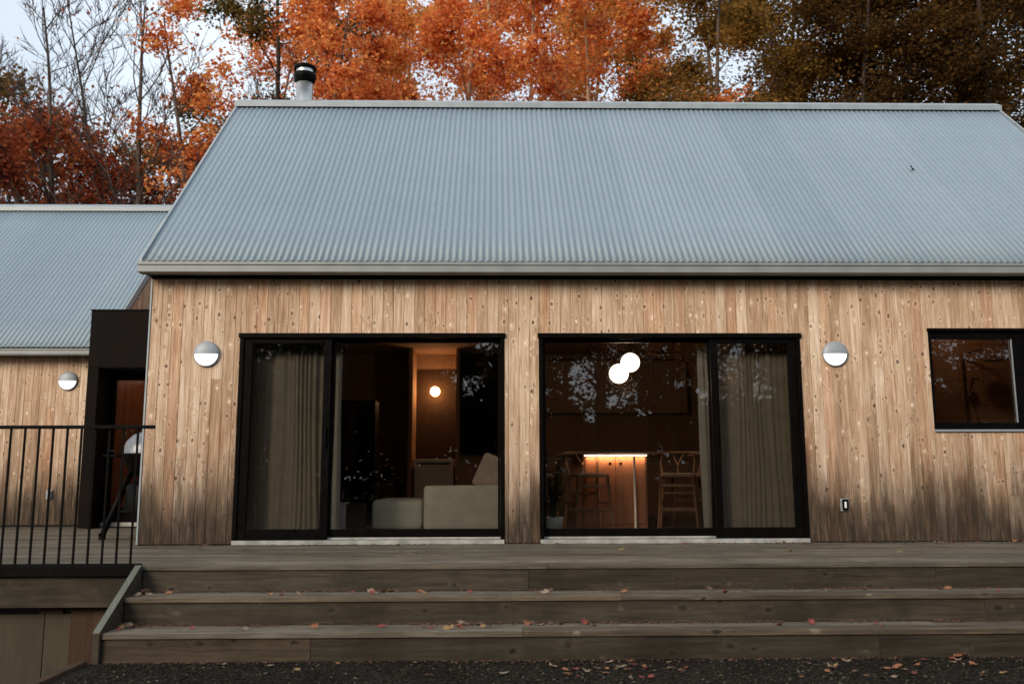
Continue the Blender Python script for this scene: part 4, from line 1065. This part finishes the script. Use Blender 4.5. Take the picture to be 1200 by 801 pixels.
# ================================================================== FALLEN LEAVES
LEAFCOL = {'red': (.20, .035, .028), 'orange': (.27, .105, .045), 'yellow': (.26, .165, .06), 'brown': (.10, .055, .035), 'pale': (.25, .18, .12)}
LM = {k: simple('fallen_leaf_'+k, v, .75, nscale=40, nvar=.2) for k, v in LEAFCOL.items()}
def leaf_mesh(kind, seed, curl):
    R = random.Random(seed); prof = [(0, 1.0), (.18, .50), (.62, .72), (.42, .34), (.98, .18), (.55, -.02), (.62, -.38), (.2, -.30), (0, -.42)]
    pts = [(x*R.uniform(.85, 1.15), y) for x, y in prof]; pts += [(-x*R.uniform(.85, 1.15), y) for x, y in prof[-2:0:-1]]
    V = []; F = []; n = len(pts)
    def Z(x, y): return curl*(x*x*.55+y*y*.35)+.12*curl*math.sin(5*x+seed)
    for th in (0, -.012):
        V.append((0, 0, Z(0, 0)+th)); V += [(x, y, Z(x, y)+th) for x, y in pts]
    for i in range(n):
        F.append((0, 1+(i+1) % n, 1+i)); F.append((n+1, n+2+i, n+2+(i+1) % n)); F.append((1+i, 1+(i+1) % n, n+2+(i+1) % n, n+2+i))
    V += [(-.02, -.38, Z(0, -.4)), (.02, -.38, Z(0, -.4)), (.06, -.95, Z(0, -.4)+.05), (.03, -.95, Z(0, -.4)+.04)]; k = len(V)-4; F.append((k, k+1, k+2, k+3))
    mb = MB(); mb.add([(a, b, c-min(v[2] for v in V)) for a, b, c in V], F, .5)
    o = mb.build('fallen_leaf', LM[kind]); return o
protos = {}
first = {}
used_proto = set()
def fallen(x, y, z, kind, where, wname, size=None):
    i = R.randrange(4); key = (kind, i)
    if key not in protos:
        protos[key] = leaf_mesh(kind, hash_i(key), (.25, .45, .8, .35)[i]); o = protos[key]
    else:
        o = protos[key].copy(); link(o)
    x = max(x, -2.585) if where != 'against the foot of the house wall' else x
    s = size or R.uniform(.022, .042); o.scale = (s, s, s*R.uniform(.8, 1.6)); o.location = (x, y, z+.0015); o.rotation_euler = (R.uniform(-.1, .75), R.uniform(-.3, .3), R.uniform(0, 6.28)) if z > -.5 and z != 0 else (R.uniform(-.2, .3), R.uniform(-.2, .2), R.uniform(0, 6.28))
    if o.rotation_euler.x > .3: o.rotation_euler.z = R.uniform(-.6, .6); o.location.z += s*.25
    tag(o, f'{ {"red":"dark red","orange":"orange brown","yellow":"yellow","brown":"dull brown","pale":"pale tan"}[kind]} fallen leaf {where}', 'fallen leaf', f'{kind} fallen leaves {wname}')
def hash_i(key): return {'red': 1, 'orange': 2, 'yellow': 3, 'brown': 4, 'pale': 5}[key[0]]*10+key[1]
R = random.Random(21)
def px_on(px, Y): return (px-580)/1040*(Y+8.97)
# along the foot of the wall
for px in (470, 520, 250, 262, 268, 556, 645, 652, 905, 915, 925, 935, 942, 948, 800, 830, 1010, 1025, 1040, 1052, 1062, 1075, 1090, 1100, 1112, 1125, 1140, 1150, 1165, 1182, 1195):
    fallen(px_on(px, -.06), R.uniform(-.11, -.045), 0, R.choice(('brown', 'brown', 'red', 'orange', 'pale')), 'against the foot of the house wall', 'at the foot of the wall')
for px in (455, 1012, 900, 300, 720): fallen(px_on(px, -.5), R.uniform(-1.2, -.3), 0, R.choice(('pale', 'yellow', 'orange')), 'out on the deck boards', 'on the deck')
for px in (172, 178, 185, 193, 215, 332, 345, 360, 365, 422, 446, 450, 505, 555, 640, 648, 730, 830, 842, 926, 965, 1010, 1098, 1106, 1155):
    fallen(px_on(px, -2.2)-.02, R.uniform(-2.30, -2.12), -RH, R.choice(('red', 'orange', 'brown', 'pale', 'yellow', 'red')), 'on the upper step', 'on the upper step')
for px in (146, 152, 158, 160, 244, 306, 382, 456, 505, 512, 530, 535, 545, 551, 570, 620, 686, 697, 706, 840, 902, 907, 946, 1018, 1020, 1197):
    fallen(px_on(px, -2.55)-.02, R.uniform(-2.65, -2.45), -2*RH, R.choice(('red', 'red', 'orange', 'brown', 'pale', 'yellow')), 'on the lower step', 'on the lower step')
for k in range(80):
    px = R.choice((R.uniform(120, 1200), R.uniform(650, 800), R.uniform(920, 1200), R.gauss(720, 30), R.gauss(1030, 60))); y = R.uniform(-3.35, -2.80)
    fallen(px_on(px, y), y, -.562, R.choice(('pale', 'orange', 'brown', 'brown', 'red', 'yellow')), 'lying on the dark gravel', 'on the gravel', R.uniform(.020, .040))
for c0, Y_, zz, where, wn_ in ((158, -2.13, -RH, 'on the upper step', 'on the upper step'), (158, -2.44, -2*RH, 'on the lower step', 'on the lower step'), (535, -2.44, -2*RH, 'on the lower step', 'on the lower step'), (448, -2.13, -RH, 'on the upper step', 'on the upper step'), (620, -2.44, -2*RH, 'on the lower step', 'on the lower step')):
    for q in range(7): fallen(px_on(max(R.gauss(c0+15, 14), 150 if zz > -.3 else 140), Y_)-.02, Y_+R.uniform(-.06, .01), zz, R.choice(('brown', 'brown', 'orange', 'pale')), where, wn_)
for px, py_, z in ((1106, -2.77, 0), (1115, -2.78, 0)):
    fallen(px_on(px, py_), py_, -.55, 'orange', 'leaning on the bottom step above the gravel', 'against the bottom step', .05)
o = leaf_mesh('brown', 77, .9); o.scale = (.085, .05, .09); o.location = (5.12, 1.37, 4.37); o.rotation_euler = (rad(45), 0, .9)
tag(o, 'single brown leaf stuck on the corrugated roof near the right end', 'fallen leaf')
# crumbs of litter
sp = []
for a, b, y0, y1, z, n in ((-3.4, 6.5, -.05, -.012, .004, 900), (XS0+.05, 6.5, -2.15, -2.075, -RH+.004, 1500), (XS0+.05, 6.5, -2.47, -2.39, -2*RH+.004, 1500), (-2.6, 6.5, -2.85, -2.75, -.562, 900)):
    for _ in range(int(n*1.8)):
        x = R.uniform(a, b)
        if math.sin(x*3.1+z*9)+math.sin(x*7.3+z*30) < -.5 and R.random() < .8: continue
        y = y1-(y1-y0)*abs(R.gauss(0, .35)); sp.append((x, y, z))
o = pebbles('leaf_litter', sp, (.004, .012), M['litter']); tag(o, 'dark crumbs of broken leaves along the foot of the wall and steps', 'leaf litter', kind='stuff')

# ================================================================== LIGHT, SKY, CAMERA
SUN_AZ, SUN_EL = 220, 25        # clockwise from +Y
w = bpy.data.worlds.new('World'); SC.world = w; w.use_nodes = True; nt = w.node_tree
sky = nt.nodes.new('ShaderNodeTexSky'); sky.sky_type = 'NISHITA'; sky.sun_disc = False
sky.sun_elevation = rad(SUN_EL); sky.sun_rotation = rad(SUN_AZ); sky.air_density = 1.0; sky.dust_density = 2.5; sky.ozone_density = 1.0
tc_ = nt.nodes.new('ShaderNodeTexCoord'); nz_ = nt.nodes.new('ShaderNodeTexNoise'); nz_.inputs['Scale'].default_value = 2.2; nz_.inputs['Detail'].default_value = 5
nt.links.new(tc_.outputs['Generated'], nz_.inputs['Vector'])
mr_ = nt.nodes.new('ShaderNodeMapRange'); nt.links.new(nz_.outputs[0], mr_.inputs[0])
for i_, v_ in ((1, .35), (2, .65), (3, .55), (4, .92)): mr_.inputs[i_].default_value = v_
mx_ = nt.nodes.new('ShaderNodeMix'); mx_.data_type = 'RGBA'; nt.links.new(mr_.outputs[0], mx_.inputs[0]); nt.links.new(sky.outputs[0], mx_.inputs[6]); mx_.inputs[7].default_value = (6.2, 6.9, 7.6, 1)
bg = nt.nodes['Background']; nt.links.new(mx_.outputs[2], bg.inputs[0]); bg.inputs[1].default_value = .12
L = bpy.data.lights.new('sun', 'SUN'); L.energy = 2.0; L.angle = rad(24); L.color = (1, .84, .66)
so = bpy.data.objects.new('sun', L); link(so)
d = Vector((math.sin(rad(SUN_AZ))*math.cos(rad(SUN_EL)), math.cos(rad(SUN_AZ))*math.cos(rad(SUN_EL)), math.sin(rad(SUN_EL))))
so.rotation_euler = (-d).to_track_quat('-Z', 'Y').to_euler()
def pt(name, loc, e, col, r=.1):
    l = bpy.data.lights.new(name, 'POINT'); l.energy = e; l.color = col; l.shadow_soft_size = r; o = link(bpy.data.objects.new(name, l)); o.location = loc
al = bpy.data.lights.new('counter_strip_light', 'AREA'); al.shape = 'RECTANGLE'; al.size = .70; al.size_y = .012; al.energy = 1.5; al.color = (1, .60, .36)
ao = link(bpy.data.objects.new('counter_strip_light', al)); ao.location = (1.415, 1.462, .886); ao.rotation_euler = (rad(22), 0, 0)
pt('pendant_light', (1.60, 1.65, 1.72), 9, (1, .72, .50), .12)
pt('sconce_light', (-.965, 5.25, 2.03), 3.0, (1, .62, .36), .08)

def added_ceiling_lamp(loc, label, e, col):  # added lamp with an unseen fitting, put in for the glow behind glass
    t = thing('added_ceiling_lamp', label, 'added ceiling lamp', loc)
    mb = MB(); mb.lathe([(0, 0), (.07, 0), (.075, -.02), (.06, -.035), (.055, -.03)], n=24); mb.build('housing', M['white'], t)
    mb = MB(); mb.lathe([(.054, -.028), (.0, -.034)], n=24); mb.build('lens', M['globe'], t)
    pt('added_ceiling_light', (loc[0], loc[1], loc[2]-.16), e, col, .05)
added_ceiling_lamp((5.6, 1.0, 2.655), 'added unseen ceiling lamp brightening the tiled shower behind the square window', 1.9, (1, .62, .36))
added_ceiling_lamp((-4.7, 3.95, 2.795), 'added unseen ceiling lamp brightening the inside of the black entrance', 3.6, (1, .60, .34))
cam = bpy.data.cameras.new('camera'); co = bpy.data.objects.new('camera', cam); link(co); SC.camera = co
cam.sensor_width = 36; cam.lens = 1040/1200*36; cam.clip_end = 2000; cam.clip_start = .05
pitch, yaw, roll = rad(8.63), rad(1.15), .003
Fv = Vector((math.sin(yaw)*math.cos(pitch), math.cos(yaw)*math.cos(pitch), math.sin(pitch)))
Rt = Fv.cross(Vector((0, 0, 1))).normalized(); U = Rt.cross(Fv)
R2 = Rt*math.cos(roll)-U*math.sin(roll); U2 = U*math.cos(roll)+Rt*math.sin(roll)
m = Matrix((R2, U2, -Fv)).transposed().to_4x4(); m.translation = (0, -8.97, .655); co.matrix_world = m
cam.dof.use_dof = True; cam.dof.focus_distance = 8.9; cam.dof.aperture_fstop = 1.8

SC.view_settings.view_transform = 'Standard'; SC.view_settings.look = 'None'; SC.view_settings.gamma = 1; SC.view_settings.use_curve_mapping = False
SC.view_settings.exposure = 0.45
SC.cycles.use_denoising = True
try: SC.cycles.denoiser = 'OPENIMAGEDENOISE'
except Exception: pass
SC.cycles.max_bounces = 8; SC.cycles.diffuse_bounces = 3; SC.cycles.glossy_bounces = 3; SC.cycles.transparent_max_bounces = 12; SC.cycles.transmission_bounces = 4
SC.cycles.caustics_reflective = False; SC.cycles.caustics_refractive = False; SC.cycles.sample_clamp_indirect = 4
SC.render.resolution_x = 1024; SC.render.resolution_y = 683
